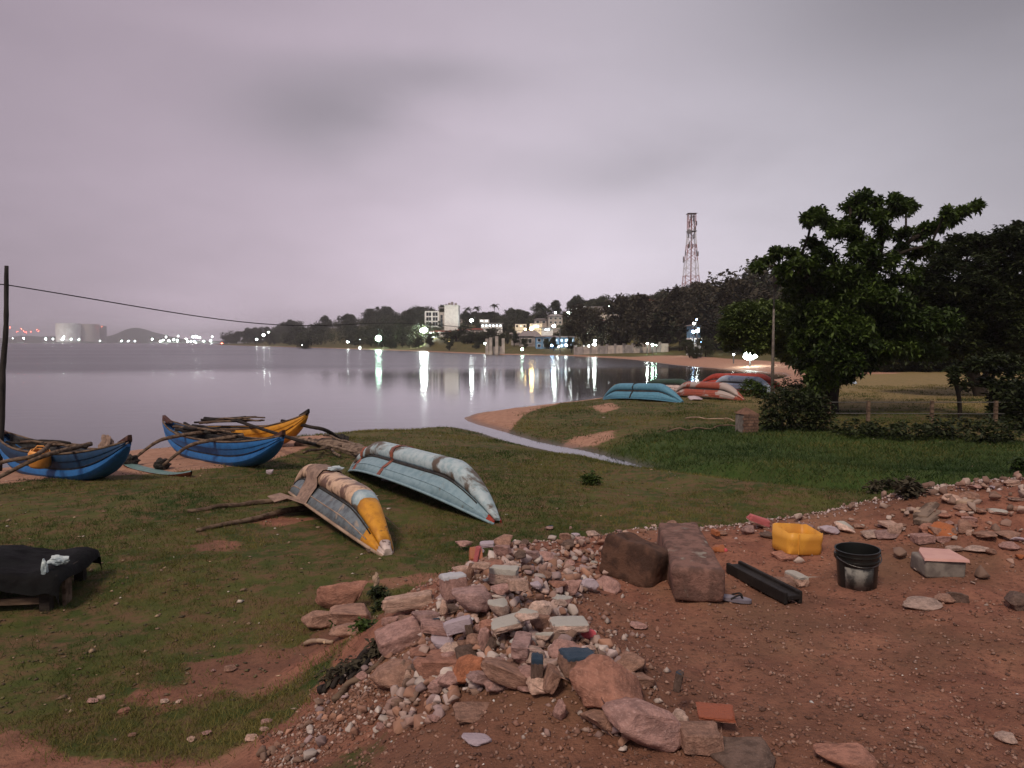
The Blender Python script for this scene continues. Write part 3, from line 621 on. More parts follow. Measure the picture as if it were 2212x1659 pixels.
def house(U, W, Vt, Vb, dist, label, wall, roof=None, dep=8, cols=3, rows=1, lit=(), kind='hip', cat='house', win='dark', rot=0, roofh=.35, litm=None, name='house'):
    """W in photo px; Vt top of wall, Vb bottom; gets sunk to the ground"""
    p = at(U, dist); m = dist / F * K; wd = W * m; zt = PD(0, Vt, dist).z; zb = PD(0, Vb, dist).z; base = min(p.z, zb) - .3
    root = empty(name, (p.x, dist + dep / 2, base), (0, 0, rot)); T(root, label, cat); h = zt - base
    MB().box((0, 0, h / 2), (wd, dep, h)).build('wall', M[wall], root)
    hv = zt - zb; rh = hv / rows; cw = wd / cols
    for rI in range(rows):
        for c in range(cols):
            x = -wd / 2 + cw * (c + .5); z = h - rh * (rI + .55)
            o = MB().box((x, -dep / 2 - .04, z), (cw * .56, .16, rh * .56)).build('window', M['white'] if wall != 'white' else M['greyp'], root)
            isl = lit == 'all' or (rI, c) in lit
            MB().box((x, -dep / 2 - .10, z), (cw * .46, .12, rh * .46)).build('pane', (litm or M['win_lit']) if isl else M['glassd'], o)
    if roof:
        rr = roofh * wd * .5; e = .5
        if kind == 'hip':
            k = .28; v = [(-wd / 2 - e, -dep / 2 - e, h), (wd / 2 + e, -dep / 2 - e, h), (wd / 2 + e, dep / 2 + e, h), (-wd / 2 - e, dep / 2 + e, h), (-wd * k, 0, h + rr), (wd * k, 0, h + rr)]
            f = [(0, 1, 5, 4), (1, 2, 5), (2, 3, 4, 5), (3, 0, 4), (3, 2, 1, 0)]
        elif kind == 'pyr':
            v = [(-wd / 2 - e, -dep / 2 - e, h), (wd / 2 + e, -dep / 2 - e, h), (wd / 2 + e, dep / 2 + e, h), (-wd / 2 - e, dep / 2 + e, h), (0, 0, h + rr)]; f = [(0, 1, 4), (1, 2, 4), (2, 3, 4), (3, 0, 4), (3, 2, 1, 0)]
        else:
            v = [(-wd / 2 - e, -dep / 2 - e, h), (wd / 2 + e, -dep / 2 - e, h), (wd / 2 + e, dep / 2 + e, h + rr), (-wd / 2 - e, dep / 2 + e, h + rr), (-wd / 2 - e, -dep / 2 - e, h + .25), (wd / 2 + e, -dep / 2 - e, h + .25), (wd / 2 + e, dep / 2 + e, h + rr + .25), (-wd / 2 - e, dep / 2 + e, h + rr + .25)]
            f = [(3, 2, 1, 0), (4, 5, 6, 7), (0, 1, 5, 4), (1, 2, 6, 5), (2, 3, 7, 6), (3, 0, 4, 7)]
        MB().add(v, f).build('roof', M[roof], root)
    return root
# the white block
d0 = 320; p = at(954, d0); m = d0 / F * K; zb = p.z - .5
root = empty('apartment_block', (p.x, d0 + 5, zb)); T(root, 'white flat-roofed block, tallest building across the bay, with a blank right wing', 'building')
def ux(U): return (PD(U, 700, d0).x - p.x)
def vz(V): return PD(0, V, d0).z - zb
x0, x1, x2, x3 = ux(918), ux(946), ux(960), ux(990)
MB().box(((x2 + x3) / 2, 0, vz(660) / 2), (x3 - x2, 10, vz(660))).build('blank_wing', M['white'], root)
MB().box(((x2 + x3) / 2, 0, vz(660) + .12), (x3 - x2 + .5, 10.5, .24)).build('parapet', M['white'], root)
for i, (a, hh) in enumerate([(.3, 1.0), (.5, 1.4), (.75, 1.0)]): MB().lathe([(0, 0), (.55, 0), (.55, hh), (0, hh + .2)], (x2 + (x3 - x2) * a, -1 + i, vz(660) + .24), 12).build('water_tank', M['greyp'], root)
MB().box(((x1 + x2) / 2, 1, vz(674) / 2), (x2 - x1, 8, vz(674))).build('stair_wing', M['cream'], root)
MB().box(((x1 + x2) / 2, 1, vz(663) - .15), (x2 - x1 + .4, 5, .3)).build('roof_canopy', M['greyp'], root)
for a in (-1, 1): MB().box(((x1 + x2) / 2 + a * (x2 - x1) * .45, -1, (vz(674) + vz(663)) / 2), (.3, .3, vz(663) - vz(674) - .32)).build('post', M['greyp'], root)
for zc in (684, 693, 702): MB().box(((x1 + x2) / 2, -3.05, vz(zc)), (.9, .15, 1.6)).build('window', M['glassd'], root)
MB().box(((x0 + x1) / 2, 1, vz(673) / 2), (x1 - x0, 7, vz(673))).build('wall', M['greyp'], root)
for Vv in (673, 683.5, 694, 705): MB().box(((x0 + x1) / 2, -2.9, vz(Vv)), (x1 - x0 + .4, 1.0, .55)).build('floor_slab', M['white'], root)
for i in range(3): MB().box((x0 + (x1 - x0) * i / 2, -3.0, vz(673) / 2), (.55, 1.1, vz(673) - .3)).build('column', M['white'], root)
for rI in range(3):
    for c in range(2):
        o = MB().box((x0 + (x1 - x0) * (c + .5) / 2, -2.53, vz(678.2 + rI * 10.5)), ((x1 - x0) * .36, .1, 2.9)).build('window', M['glassd'], root)
        MB().box((x0 + (x1 - x0) * (c + .5) / 2, -2.62, vz(678.2 + rI * 10.5)), (.14, .1, 2.9)).build('mullion', M['white'], o)

house(955, 55, 717, 724, 292, 'long pale house with a low red roof at the foot of the white block', 'white', 'roofred', cols=5, kind='hip', roofh=.12)
house(1003, 36, 714, 722, 300, 'red roofed house right of the white block', 'white', 'roofred', cols=3, roofh=.25)
house(1030, 26, 712, 723, 285, 'pale house with a small red hipped roof beside the lit white hall', 'cream', 'roofred', cols=3, roofh=.3)
house(1046, 20, 690, 696, 330, 'small white lit upper room above the long hall', 'white', None, cols=2, lit='all', name='house')
house(1062, 46, 699, 707, 305, 'long low hall with a brilliantly lit white front', 'white', 'roofgrey', cols=6, lit='all', kind='shed', roofh=.05)
house(985, 26, 690, 697, 345, 'dim cream house among the palms above the red roofs', 'cream', 'roofgrey', cols=3, roofh=.2)
house(1145, 46, 726, 745, 212, 'house with a big grey hipped roof on the shore', 'greyp', 'roofgrey', cols=3, rows=1, roofh=.55, dep=9)
house(1115, 22, 722, 735, 222, 'lower grey lean-to on the left of the hipped roof house', 'greyp', 'roofgrey', cols=2, kind='shed', roofh=.2)
house(1062, 0.1 + 20, 712, 722, 270, 'grey shed half hidden behind the umbrella trees', 'greyp', 'roofgrey', cols=2)
house(1125, 24, 700, 708, 240, 'pale upper house lit by a warm lamp', 'white', None, cols=3, lit=((0, 1),), litm=M['win_warm'])
house(1158, 26, 699, 710, 238, 'white lit room above the grey hipped roof', 'white', None, cols=1, lit='all')
house(1182, 24, 708, 716, 225, 'shop with a blazing white window left of the lamp post', 'white', 'roofgrey', cols=1, lit='all', kind='shed', roofh=.1)
house(1178, 40, 728, 752, 196, 'grey unlit half of the waterfront shop row', 'bluep', 'roofgrey', cols=3, rows=2, kind='shed', roofh=.1)
house(1218, 46, 729, 752, 195, 'waterfront shop row front lit pale blue', 'bluep', 'roofgrey', cols=4, rows=2, lit='all', litm=M['win_blue'], kind='shed', roofh=.08)
house(1168, 26, 690, 700, 262, 'brownish house behind the bright room', 'cream', 'roofgrey', cols=2, roofh=.2)
house(1200, 30, 683, 700, 255, 'brown two storey house below the skyline lamps', 'cream', 'roofgrey', cols=3, rows=2)
house(1318, 66, 672, 690, 232, 'white terrace house with rows of dark openings on the hill', 'cream', 'roofgrey', cols=7, rows=2, kind='shed', roofh=.05)
house(1300, 70, 664, 670, 238, 'long flat roofed upper storey of the hill house', 'greyp', 'roofgrey', cols=6, kind='shed', roofh=.04)
house(1295, 24, 693, 704, 215, 'red roofed small house half way up the hill', 'white', 'roofred', cols=2, roofh=.3)
house(1290, 30, 706, 722, 205, 'cream two storey house under the red roofed one', 'cream', None, cols=3, rows=2)
house(1402, 26, 651, 656, 222, 'white house with a red pyramid roof on the hill top', 'white', 'roofred', cols=3, kind='pyr', roofh=.62)
house(1340, 44, 660, 668, 236, 'pale house behind the yellow lamp on the hill', 'cream', 'roofgrey', cols=4, kind='shed', roofh=.04)
house(1503, 22, 704, 716, 137.0, 'small house with a lit blue window between the brown trees', 'bluep', 'roofgrey', cols=2, lit=((0, 1),), litm=M['win_blue'], dep=3)
house(1505, 26, 730, 742, 128.5, 'low white kiosk half hidden by shrubs under the blue lit house', 'white', None, cols=3, lit=((0, 0),), litm=M['win_lit'], dep=3)
#house(690, 18, 692, 698, 420, 'tiny pale roof showing through the headland wood', 'cream', 'roofgrey', cols=2)
#house(860, 20, 699, 705, 370, 'reddish roof showing through the wood left of the white block', 'cream', 'roofred', cols=2)
#house(873, 12, 690, 697, 385, 'pale house with a gable left of the white block', 'cream', 'roofgrey', cols=1)
house(1330, 12, 664, 670, 150 + 84, 'lit cabin on stilts at the end of the long roof', 'bluep', None, cols=1, lit='all', litm=M['win_lit'])
# ruined pillars
p = at(1074, 186); root = empty('ruined_portico', p); T(root, 'roofless row of pale square pillars on the shore', 'ruin'); m = 186 / F * K
MB().box((0, .6, .9), (20 * m, .5, 2.2)).build('wall', M['greyp'], root)
for U, hh in ((1052, 4.4), (1060, 4.7), (1073, 5.0), (1087, 4.5)): MB().box(((U - 1074) * m, 0, hh / 2 - .5), (.75, .7, hh)).build('pillar', M['cream'], root)
# arched wall along the beach
root = empty('beach_wall', at(1345, 160)); T(root, 'low pale wall with piers running along the far beach', 'wall')
a, b = at(1243, 168), at(1447, 150); n = 11
for i in range(n):
    q = a.lerp(b, (i + .5) / n) - root.location; dirv = (b - a); ang = math.atan2(dirv.y, dirv.x); ln = dirv.length / n; q.z = hz(q.x + root.location.x, q.y + root.location.y) - root.location.z
    MB().box((q.x, q.y, q.z + .75), (ln - .55, .22, 1.9), rz=ang).build('panel', M['cream'] if i % 3 else M['greyp'], root)
    e = a.lerp(b, i / n) - root.location; MB().box((e.x, e.y, q.z + .85), (.5, .45, 2.3), rz=ang).build('pier', M['greyp'], root)
# far storage tanks
def tank(U0, U1, Vt, dist, label, mt):
    p = PD((U0 + U1) / 2, Vt, dist); rr = (U1 - U0) * K * dist / F / 2; root = empty('storage_tank', (p.x, dist, 2)); T(root, label, 'tank', 'storage tanks across the bay'); h = p.z - 2
    MB().lathe([(0, 0), (rr, 0), (rr, h - 1), (rr * 1.015, h - 1), (rr * 1.015, h), (rr * .5, h + 1.2), (0, h + 1.5)], n=48).build('shell', mt, root); MB().box((-rr - .8, 0, h / 2), (1.6, 3, h + 2)).build('stair_tower', M['greyp'], root)
tank(123, 171, 699, 2900, 'large pale storage tank lit on its left side, across the bay', M['white']); tank(170, 212, 700.5, 2960, 'middle dim storage tank across the bay', M['cream']); tank(211, 229, 704, 3020, 'narrow dark storage tank, last of the three across the bay', M['greyp'])

# ------------------------------------------------------------------ lattice tower
p = at(1491, 300); root = empty('lattice_tower', p); T(root, 'tall red and white lattice mast with aerials standing on the hill', 'tower')
ztop = PD(0, 462, 300).z - p.z; zvis = PD(0, 630, 300).z - p.z
wb = 33 * K * 300 / F / 2; wt = 15 * K * 300 / F / 2
M['tred'] = mat('tower_red', (.40, .16, .14), (.34, .13, .12), 5, .6, 0); M['twhite'] = mat('tower_white', (.72, .70, .72), (.5, .48, .5), 5, .6, 0); M['alu'] = mat('aerial_grey', (.22, .22, .24), (.15, .15, .17), 5, .5, 0)
def tw(z):
    t = (z - zvis) / (ztop - zvis); return wb * 1.0 if t < 0 else wb + (wt - wb) * min(1, t * 1.35) 
lv = [-1 + (ztop + 1) * i / 14 for i in range(15)]
for i in range(14):
    z0, z1 = lv[i], lv[i + 1]; a, b = tw(z0), tw(z1); mb = MB(); C0 = [(a, a), (-a, a), (-a, -a), (a, -a)]; C1 = [(b, b), (-b, b), (-b, -b), (b, -b)]
    for k in range(4):
        k2 = (k + 1) % 4; A0 = (*C0[k], z0); A1 = (*C1[k], z1); B0 = (*C0[k2], z0); B1 = (*C1[k2], z1)
        mb.tube([A0, A1], .13, 5); mb.tube([A0, B1], .06, 4); mb.tube([B0, A1], .06, 4); mb.tube([A1, B1], .06, 4)
    mb.build('tower_section', M['tred'] if (i // 2) % 2 == 0 else M['twhite'], root)
mb = MB(); mb.tube([(0, 0, 0), (0, 0, ztop)], .22, 6); mb.build('cable_ladder', M['tred'], root)
gg = random.Random(4)
for V_, n in ((470, 3), (482, 4), (496, 3), (510, 3), (530, 4), (548, 3), (560, 2)):
    z = PD(0, V_, 300).z - p.z
    for k in range(n):
        a = gg.uniform(0, 6.28); rr = tw(z) * 1.3 + .3
        o = MB().box((rr * math.cos(a), rr * math.sin(a), z), (.35, .25, gg.choice((2.4, 1.8)))).build('aerial', M['alu'], root)
z = PD(0, 502, 300).z - p.z; MB().lathe([(0, 0), (.9, .1), (.9, .5), (0, .6)], (0, 0, 0), 12).build('dish', M['alu'], root, loc=(-tw(z), -tw(z) - .4, z), rot=(math.pi / 2, 0, 0))
for z in (ztop, PD(0, 500, 300).z - p.z): MB().box((0, 0, z + .05), (tw(z) * 2.7, tw(z) * 2.7, .12)).build('platform', M['alu'], root)

# ------------------------------------------------------------------ lamps across the bay: (src x, src y, distance, radius, colour, label)
E_ = {'w': emis('lamp_white', (.88, 1.0, .95), 70), 'W': emis('lamp_bright', (.85, 1.0, .93), 260), 'r': emis('lamp_red', (1.0, .10, .05), 60), 'y': emis('lamp_yellow', (1.0, .72, .25), 55), 'b': emis('lamp_blue', (.35, .6, 1.0), 50), 'F': emis('floodlight', (.85, 1.0, .93), 30), 'q': emis('lamp_quay', (.88, 1.0, .96), 240), 'g': emis('lamp_green', (.6, 1.0, .75), 80)}
M['pole'] = mat('lamp_pole', (.12, .12, .12), (.08, .08, .08), 3, .6, 0)
bulb = {}
for k_, m_ in E_.items():
    bm = bmesh.new(); bmesh.ops.create_icosphere(bm, subdivisions=2, radius=1); me = bpy.data.meshes.new('lamp'); bm.to_mesh(me); bm.free(); me.materials.append(m_); bulb[k_] = me
def lamp(X, Y, dist, rad, c, label, group=None, cat='street lamp', name='street_lamp', post=True, sx=1.0):
    rad *= .46; v_ = random.Random(int(X * 7 + Y * 13))
    pt = PD(X * .553, Y * .553, dist); gz = max(hz(pt.x, pt.y), 0) if dist < 1400 else 1.0
    root = empty(name, (pt.x, pt.y, gz)); T(root, label, cat, group)
    link('lamp_head', bulb[c], None, root, loc=(0, 0, pt.z - gz), scale=(rad * sx * v_.uniform(.8, 1.5), rad, rad * v_.uniform(.6, 1.1)), rot=(0, v_.uniform(-.4, .4), 0))
    if post and pt.z - gz > 1: MB().tube([(0, rad * .5, -.3), (0, rad * .5, pt.z - gz - rad)], max(.08, rad * .06), 6).build('pole', M['pole'], root)
    return root
def r1(x, y): return x / 2.212, 1000 + y / 2.212
for x, y in [(85, 618), (150, 655), (185, 630), (205, 648), (225, 660), (265, 655), (318, 635), (332, 650)]: lamp(*r1(x, y), 3000, 2.6, 'r', 'red warning light in the cluster at the far left of the far shore', 'red warning lights left of the tanks', 'warning light', 'warning_light')
for i, (x, y) in enumerate([(513, 583), (568, 588), (620, 592), (785, 607), (820, 618), (878, 608)]):
    lamp(*r1(x, y), 2895 + (60 if i > 2 else 0), 2.6, 'r', 'red warning light on the roof edge of the storage tanks', 'red warning lights on the tanks', 'warning light', 'warning_light', post=False)
for x, y, q in [(108, 712, 3.6), (205, 712, 3.4), (395, 717, 3.6), (458, 718, 3.6), (540, 720, 3.8), (550, 700, 2.4), (617, 720, 3.6), (683, 722, 2.6), (865, 733, 1.6), (1050, 733, 2.4), (1108, 735, 2), (1165, 735, 2.6)]:
    lamp(*r1(x, y), 2780, q, 'q', 'white port light low on the far shore under the tanks', 'white lights along the far left shore')
for x, y, q in [(1315, 720, 5.5), (1385, 735, 4.5), (1410, 728, 4.5), (1435, 700, 4), (1460, 732, 5), (1500, 725, 4), (1530, 728, 3.6), (1540, 692, 3.4), (1610, 715, 2.4), (1620, 738, 3), (1650, 738, 3), (1680, 738, 3), (1670, 700, 5), (1695, 695, 5.5), (1720, 705, 4), (1760, 735, 4.4), (1820, 732, 4.6), (1835, 697, 3.4)]:
    lamp(*r1(x, y), 2780, q, 'q', 'dazzling white light of the busy far quay left of the headland', 'bright white lights of the far quay')
lamp(*r1(1917, 755), 930, 1.3, 'r', 'single red light at the tip of the headland', cat='warning light', name='warning_light')
def r4(x, y): return 800 + x / 2.212, 1100 + y / 2.212
def r5(x, y): return 1600 + x / 2.765, 1100 + y / 2.765
def r6(x, y): return 2200 + x / 2.765, 1050 + y / 2.765
for (x, y, d, q, c, l) in [(448, 498, 560, 1.5, 'w', 'white lamp low on the dark headland, lowest of three'), (508, 462, 570, 1.6, 'w', 'middle and largest of three white lamps on the dark headland'), (552, 437, 580, 1.2, 'w', 'topmost of three white lamps on the dark headland'),
        (1235, 522, 370, .8, 'w', 'small lamp in the trees left of the greenish lamp'), (1500, 490, 318, 2.4, 'g', 'bright greenish lamp among the shore trees'), (1340, 570, 335, .7, 'w', 'lamp near the waterline left of the greenish lamp'), (1343, 500, 380, .3, 'w', 'faint lamp among trees'), (845, 550, 440, .5, 'w', 'faint pale light on the shore of the headland')]: lamp(*r4(x, y), d, q, c, l)
for (x, y, d, q, c, l) in [(155, 525, 288, 2.5, 'W', 'most dazzling floodlight of the town, left of the white block'), (668, 420, 318, 1.3, 'w', 'round white lamp above the red roofs'), (430, 655, 262, .8, 'y', 'pair of small yellow lamps by the shore, upper one'), (405, 680, 262, .8, 'y', 'pair of small yellow lamps by the shore, lower one'),
        (822, 670, 198, .65, 'w', 'white lamp just left of the ruined pillars'), (1318, 505, 232, 1.05, 'y', 'round warm lamp over the grey hipped roof'), (1250, 515, 234, .6, 'y', 'smaller warm lamp left of the round one'), (1558, 480, 218, .95, 'w', 'tall white lamp above the shop row'),
        (1215, 730, 178, .5, 'g', 'greenish light on the bank by the ruined pillars'), (1575, 335, 260, .6, 'w', 'white lamp in the tree on the skyline'), (1870, 325, 236, .75, 'w', 'rightmost white lamp of the skyline cluster'), (1815, 300, 238, .8, 'w', 'top white lamp of the skyline cluster'), (1740, 340, 240, 1.0, 'w', 'large white lamp of the skyline cluster'),
        (1710, 330, 242, .8, 'w', 'left white lamp of the skyline cluster'), (1800, 335, 238, .7, 'w', 'low white lamp of the skyline cluster'), (1910, 565, 200, .8, 'w', 'white lamp in front of the small red roofed hill house'), (1835, 568, 201, .45, 'w', 'dim lamp left of the white one under the hill house'),
        (1540, 690, 190, .55, 'b', 'bluish shop lamp at the left of the lit shop row'), (1600, 700, 190, .8, 'w', 'white shop lamp in the middle of the lit shop row'), (1690, 685, 190, .55, 'w', 'shop lamp at the right of the lit shop row'), (1565, 750, 186, .4, 'g', 'green light under the lit shop row'),
        (2000, 640, 166, .55, 'w', 'top lamp of the cluster behind the beach wall'), (1940, 700, 166, .6, 'w', 'left lamp of the cluster behind the beach wall'), (1995, 680, 166, .7, 'w', 'middle lamp of the cluster behind the beach wall'), (2045, 695, 166, .4, 'y', 'yellow lamp of the cluster behind the beach wall'),
        (2160, 265, 228, .6, 'w', 'tall narrow white lamp at the end of the long hill roof')]: lamp(*r5(x, y), d, q, c, l)
for (x, y, d, q, c, l) in [(597, 435, 214, 1.15, 'y', 'strong yellow lamp on the hill'), (860, 505, 170, .3, 'y', 'faint yellow light inside the brown trees'), (910, 805, 146, .55, 'w', 'left lamp behind the right part of the beach wall'), (965, 820, 146, .5, 'g', 'green tinted lamp behind the right part of the beach wall'), (1005, 825, 146, .3, 'g', 'small green light beside the green tinted lamp'),
        (1405, 680, 126, .5, 'b', 'blue lamp in the gap between the brown trees'), (1450, 672, 126, .5, 'w', 'white lamp beside the blue one between the brown trees'), (1410, 590, 128, .45, 'w', 'upper lamp of the gap between the brown trees'), (1440, 548, 130, .25, 'b', 'faint blue lamp at the top of the gap between the brown trees'), (1495, 790, 120, .35, 'b', 'lowest blue lamp of the gap between the brown trees'),
        (1842, 925, 92, .18, 'w', 'tiny lamp low on the beach left of the floodlight')]: lamp(*r6(x, y), d, q, c, l)
fl = lamp(*r6(2030, 930), 84, 1.5, 'F', 'dazzling wide floodlight standing on the far beach', cat='floodlight', name='floodlight', sx=1.55)
lamp(3269, 1074, 150, .42, 'r', 'red warning light seen through the tall tree', cat='warning light', name='warning_light')
# ------------------------------------------------------------------ boats
def paint(name, c, c2=None, wear=(.30, .22, .17), thr=(.60, .70), s=3.2, rough=.55, sc2=9):
    return mat(name, c, c2 or tuple(q * .75 for q in c), sc2, rough, .25, .006, (.4, .65), c3=wear, s3=s, thr3=thr, spec=.4)
M['blue'] = paint('blue_paint', (.018, .125, .36), (.014, .095, .28), (.05, .09, .13), (.66, .74))
M['navy'] = paint('navy_paint', (.010, .045, .115), (.008, .035, .085), (.02, .03, .045), (.6, .7))
M['yellow'] = paint('yellow_paint', (.62, .29, .025), (.46, .20, .02), (.16, .08, .03), (.60, .68))
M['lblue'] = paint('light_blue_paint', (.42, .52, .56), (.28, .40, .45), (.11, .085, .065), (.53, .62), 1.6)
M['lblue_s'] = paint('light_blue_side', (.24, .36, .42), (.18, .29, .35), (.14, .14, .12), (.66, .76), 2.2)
M['cream_p'] = paint('peeling_cream', (.62, .44, .31), (.48, .33, .24), (.15, .085, .065), (.47, .58), 3.6)
M['slate_p'] = paint('slate_side', (.16, .20, .23), (.09, .11, .13), (.30, .26, .22), (.62, .7))
M['tipw'] = paint('pale_tip', (.62, .52, .48), (.48, .39, .36), (.15, .09, .07), (.6, .64), 7)
M['redb'] = paint('red_paint', (.36, .05, .03), (.25, .035, .025), (.4, .3, .26), (.6, .7))
M['rust'] = paint('red_band', (.28, .09, .05), (.2, .06, .04), (.12, .05, .04), (.5, .6), 9)
M['redwhite'] = paint('red_and_white', (.34, .085, .05), (.27, .065, .045), (.42, .36, .34), (.50, .56), 1.3)
M['greenb'] = paint('green_paint', (.035, .075, .05), (.025, .055, .04), (.1, .11, .09))
M['skyb'] = paint('sky_blue_paint', (.10, .28, .40), (.08, .22, .33), (.3, .35, .36), (.66, .74))
M['whiteb'] = paint('white_blue_paint', (.50, .58, .68), (.36, .48, .62), (.2, .3, .45), (.55, .65), 1.4)
M['wood'] = mat('old_wood', (.17, .12, .085), (.075, .050, .036), 14, .9, .7, .02, stretch=(.25, 1, 1))
M['woodg'] = mat('weathered_wood', (.24, .18, .14), (.10, .070, .055), 14, .9, .7, .02, stretch=(.25, 1, 1))
M['plank'] = mat('pale_plank', (.42, .31, .23), (.28, .20, .15), 10, .85, .5, .01, stretch=(.25, 1, 1))
M['darkw'] = mat('dark_wood', (.030, .024, .021), (.012, .010, .010), 10, .85, .6, .02, stretch=(.3, 1, 1))
M['brownp'] = paint('brown_paint', (.085, .035, .025), (.05, .022, .018))
M['teal'] = paint('teal_paint', (.14, .24, .24), (.10, .18, .18)); M['dred'] = paint('dark_red_paint', (.14, .028, .016), (.08, .018, .012))
M['inner'] = mat('boat_inside', (.05, .05, .05), (.025, .025, .03), 5, .8, .3)
M['net'] = mat('net_rope', (.045, .040, .036), (.018, .016, .016), 30, .95, .9, .03)
NS = 41
def hull(root, L, H, S1, S2, B, parts, pk=4.2, cap=None, inner='inner', gun='woodg', thw=0, flipped=False, wr=.8, pk0=.48):
    """parts: (name, t0, t1, j0, j1, mat): strips of the shell between stations t0..t1 and section points j0..j1"""
    ts = [(-1 + 2 * i / (NS - 1)) for i in range(NS)]
    def sec(t):
        a = abs(t); Sx_ = S2 if t > 0 else S1
        zs = H + Sx_ * a ** 2.4; zk = (H + Sx_ - .09) * max(0, (a - pk0) / (1 - pk0)) ** 1.65 if flipped else (H + Sx_ - .10) * a ** pk
        b2 = (B - .05) * (1 - a ** 2.4) ** .9 + .05; b1 = (B * wr - .045) * (1 - a ** (2.2 if flipped else 3.2)) ** .8 + .045; h = zs - zk
        fl = 1 - .0 * a
        pts = [(0, 0), (.5 * b1, .015), (.82 * b1, .09), (1.0 * b1, .24), (.97 * b1, .38), (.80 * b1, .48), (.80 * b1 + .022, .50), (.78 * b1 * .3 + b2 * .66 + .0, .73), (.78 * b1 * .3 + b2 * .66 + .016, .745), (b2, 1.0)]
        return [(y, zk + f * h) for y, f in pts], zs, b2, zk
    secs = [sec(t) for t in ts]
    def X(t): return t * L / 2
    for nm, t0, t1, j0, j1, mt in parts:
        i0 = min(range(NS), key=lambda i: abs(ts[i] - t0)); i1 = min(range(NS), key=lambda i: abs(ts[i] - t1))
        sides = (1, -1) if j0 == 0 else ((1,), (-1,))
        for sd in ([(1, -1)] if j0 == 0 else [(1,), (-1,)]):
            mb = MB()
            if len(sd) == 2:
                prof = [(-y, j) for j, y in []]; idx = [(-1, j) for j in range(j1, 0, -1)] + [(1, j) for j in range(0, j1 + 1)]
            else: idx = [(sd[0], j) for j in range(j0, j1 + 1)]
            vs = [(X(ts[i]), sg * secs[i][0][j][0], secs[i][0][j][1]) for i in range(i0, i1 + 1) for sg, j in idx]
            n = len(idx); fs = [(a * n + b, a * n + b + 1, (a + 1) * n + b + 1, (a + 1) * n + b) for a in range(i1 - i0) for b in range(n - 1)]
            mb.add(vs, fs)
            for e, tt in ((0, i0), (i1 - i0, i1)):
                if (tt == 0 or tt == NS - 1) and len(sd) == 2: mb.f.append(tuple(e * n + b for b in range(n)))
            o = mb.build(nm, M[mt], root, smooth=False)
            o.data.polygons.foreach_set('use_smooth', np.ones(len(o.data.polygons), bool))
            sm = o.modifiers.new('sol', 'SOLIDIFY'); sm.thickness = .014; sm.offset = -1
            o.data.set_sharp_from_angle(angle=R(38)) if hasattr(o.data, 'set_sharp_from_angle') else None
    # inside
    mb = MB(); idx = [(-1, j) for j in (9, 7, 4, 2)] + [(1, j) for j in (2, 4, 7, 9)]
    rg = range(2, NS - 2); vs = [(X(ts[i]), sg * max(.01, secs[i][0][j][0] - .03), secs[i][0][j][1] + (.03 if j < 9 else -.01)) for i in rg for sg, j in idx]; n = len(idx)
    mb.add(vs, [(a * n + b, (a + 1) * n + b, (a + 1) * n + b + 1, a * n + b + 1) for a in range(len(rg) - 1) for b in range(n - 1)]); mb.build('inner_shell', M[inner], root, smooth=True)
    for sg in (1, -1):
        MB().tube([(X(ts[i]), sg * (secs[i][2] + .004), secs[i][1]) for i in range(0, NS)], .022, 6).build('gunwale', M[gun], root, smooth=True)
    for sg in (1, -1):
        r_ = range(3, NS - 3); MB().tube([(X(ts[i]), sg * (secs[i][0][6][0] + .006), secs[i][0][6][1]) for i in r_], .010, 5).build('rub_strake', M['net'], root, smooth=True)
        MB().tube([(X(ts[i]), sg * (secs[i][0][8][0] + .004), secs[i][0][8][1]) for i in r_], .008, 5).build('seam_batten', M[gun], root, smooth=True)
    for k in range(thw):
        t = -.5 + k * (1.0 / max(1, thw - 1)); q = sec(t); MB().box((X(t), 0, q[1] - .07), (.14, 2 * q[2] - .06, .03)).build('thwart', M['wood'], root)
    return sec, X
def two(U0, V0, z0, U1, V1, z1):
    a = Vector((*P(U0, V0, z0), 0)); b = Vector((*P(U1, V1, z1), 0)); return a, b
STD = lambda b, s: [('bilge', -1, 1, 0, 5, b), ('side_strake', -1, 1, 5, 9, s)]
def upturned(far, near, H, Sh, B, parts, label, gun='woodg', roll=0, cat='boat', name='upturned_boat', Lx=0, group=None, lift=0, pk=4.2):
    c = (far + near) / 2; L = (far - near).length + Lx; yaw = math.atan2(near.y - far.y, near.x - far.x)
    zf, zn = hz(far.x, far.y), hz(near.x, near.y); z = (zf + zn) / 2 - .02 + lift
    root = empty(name, (c.x, c.y, z + H + Sh), (math.pi + roll, math.atan2(zn - zf, L) * 0, yaw)); T(root, label, cat, group)
    root.rotation_euler = (Matrix.Rotation(yaw, 3, 'Z') @ Matrix.Rotation(-math.atan2(zn - zf, L), 3, 'Y') @ Matrix.Rotation(math.pi + roll, 3, 'X')).to_euler()
    sec, X = hull(root, L, H, Sh, Sh, B, parts, gun=gun, pk=pk, flipped=True, wr=.54); return root, sec, X, L
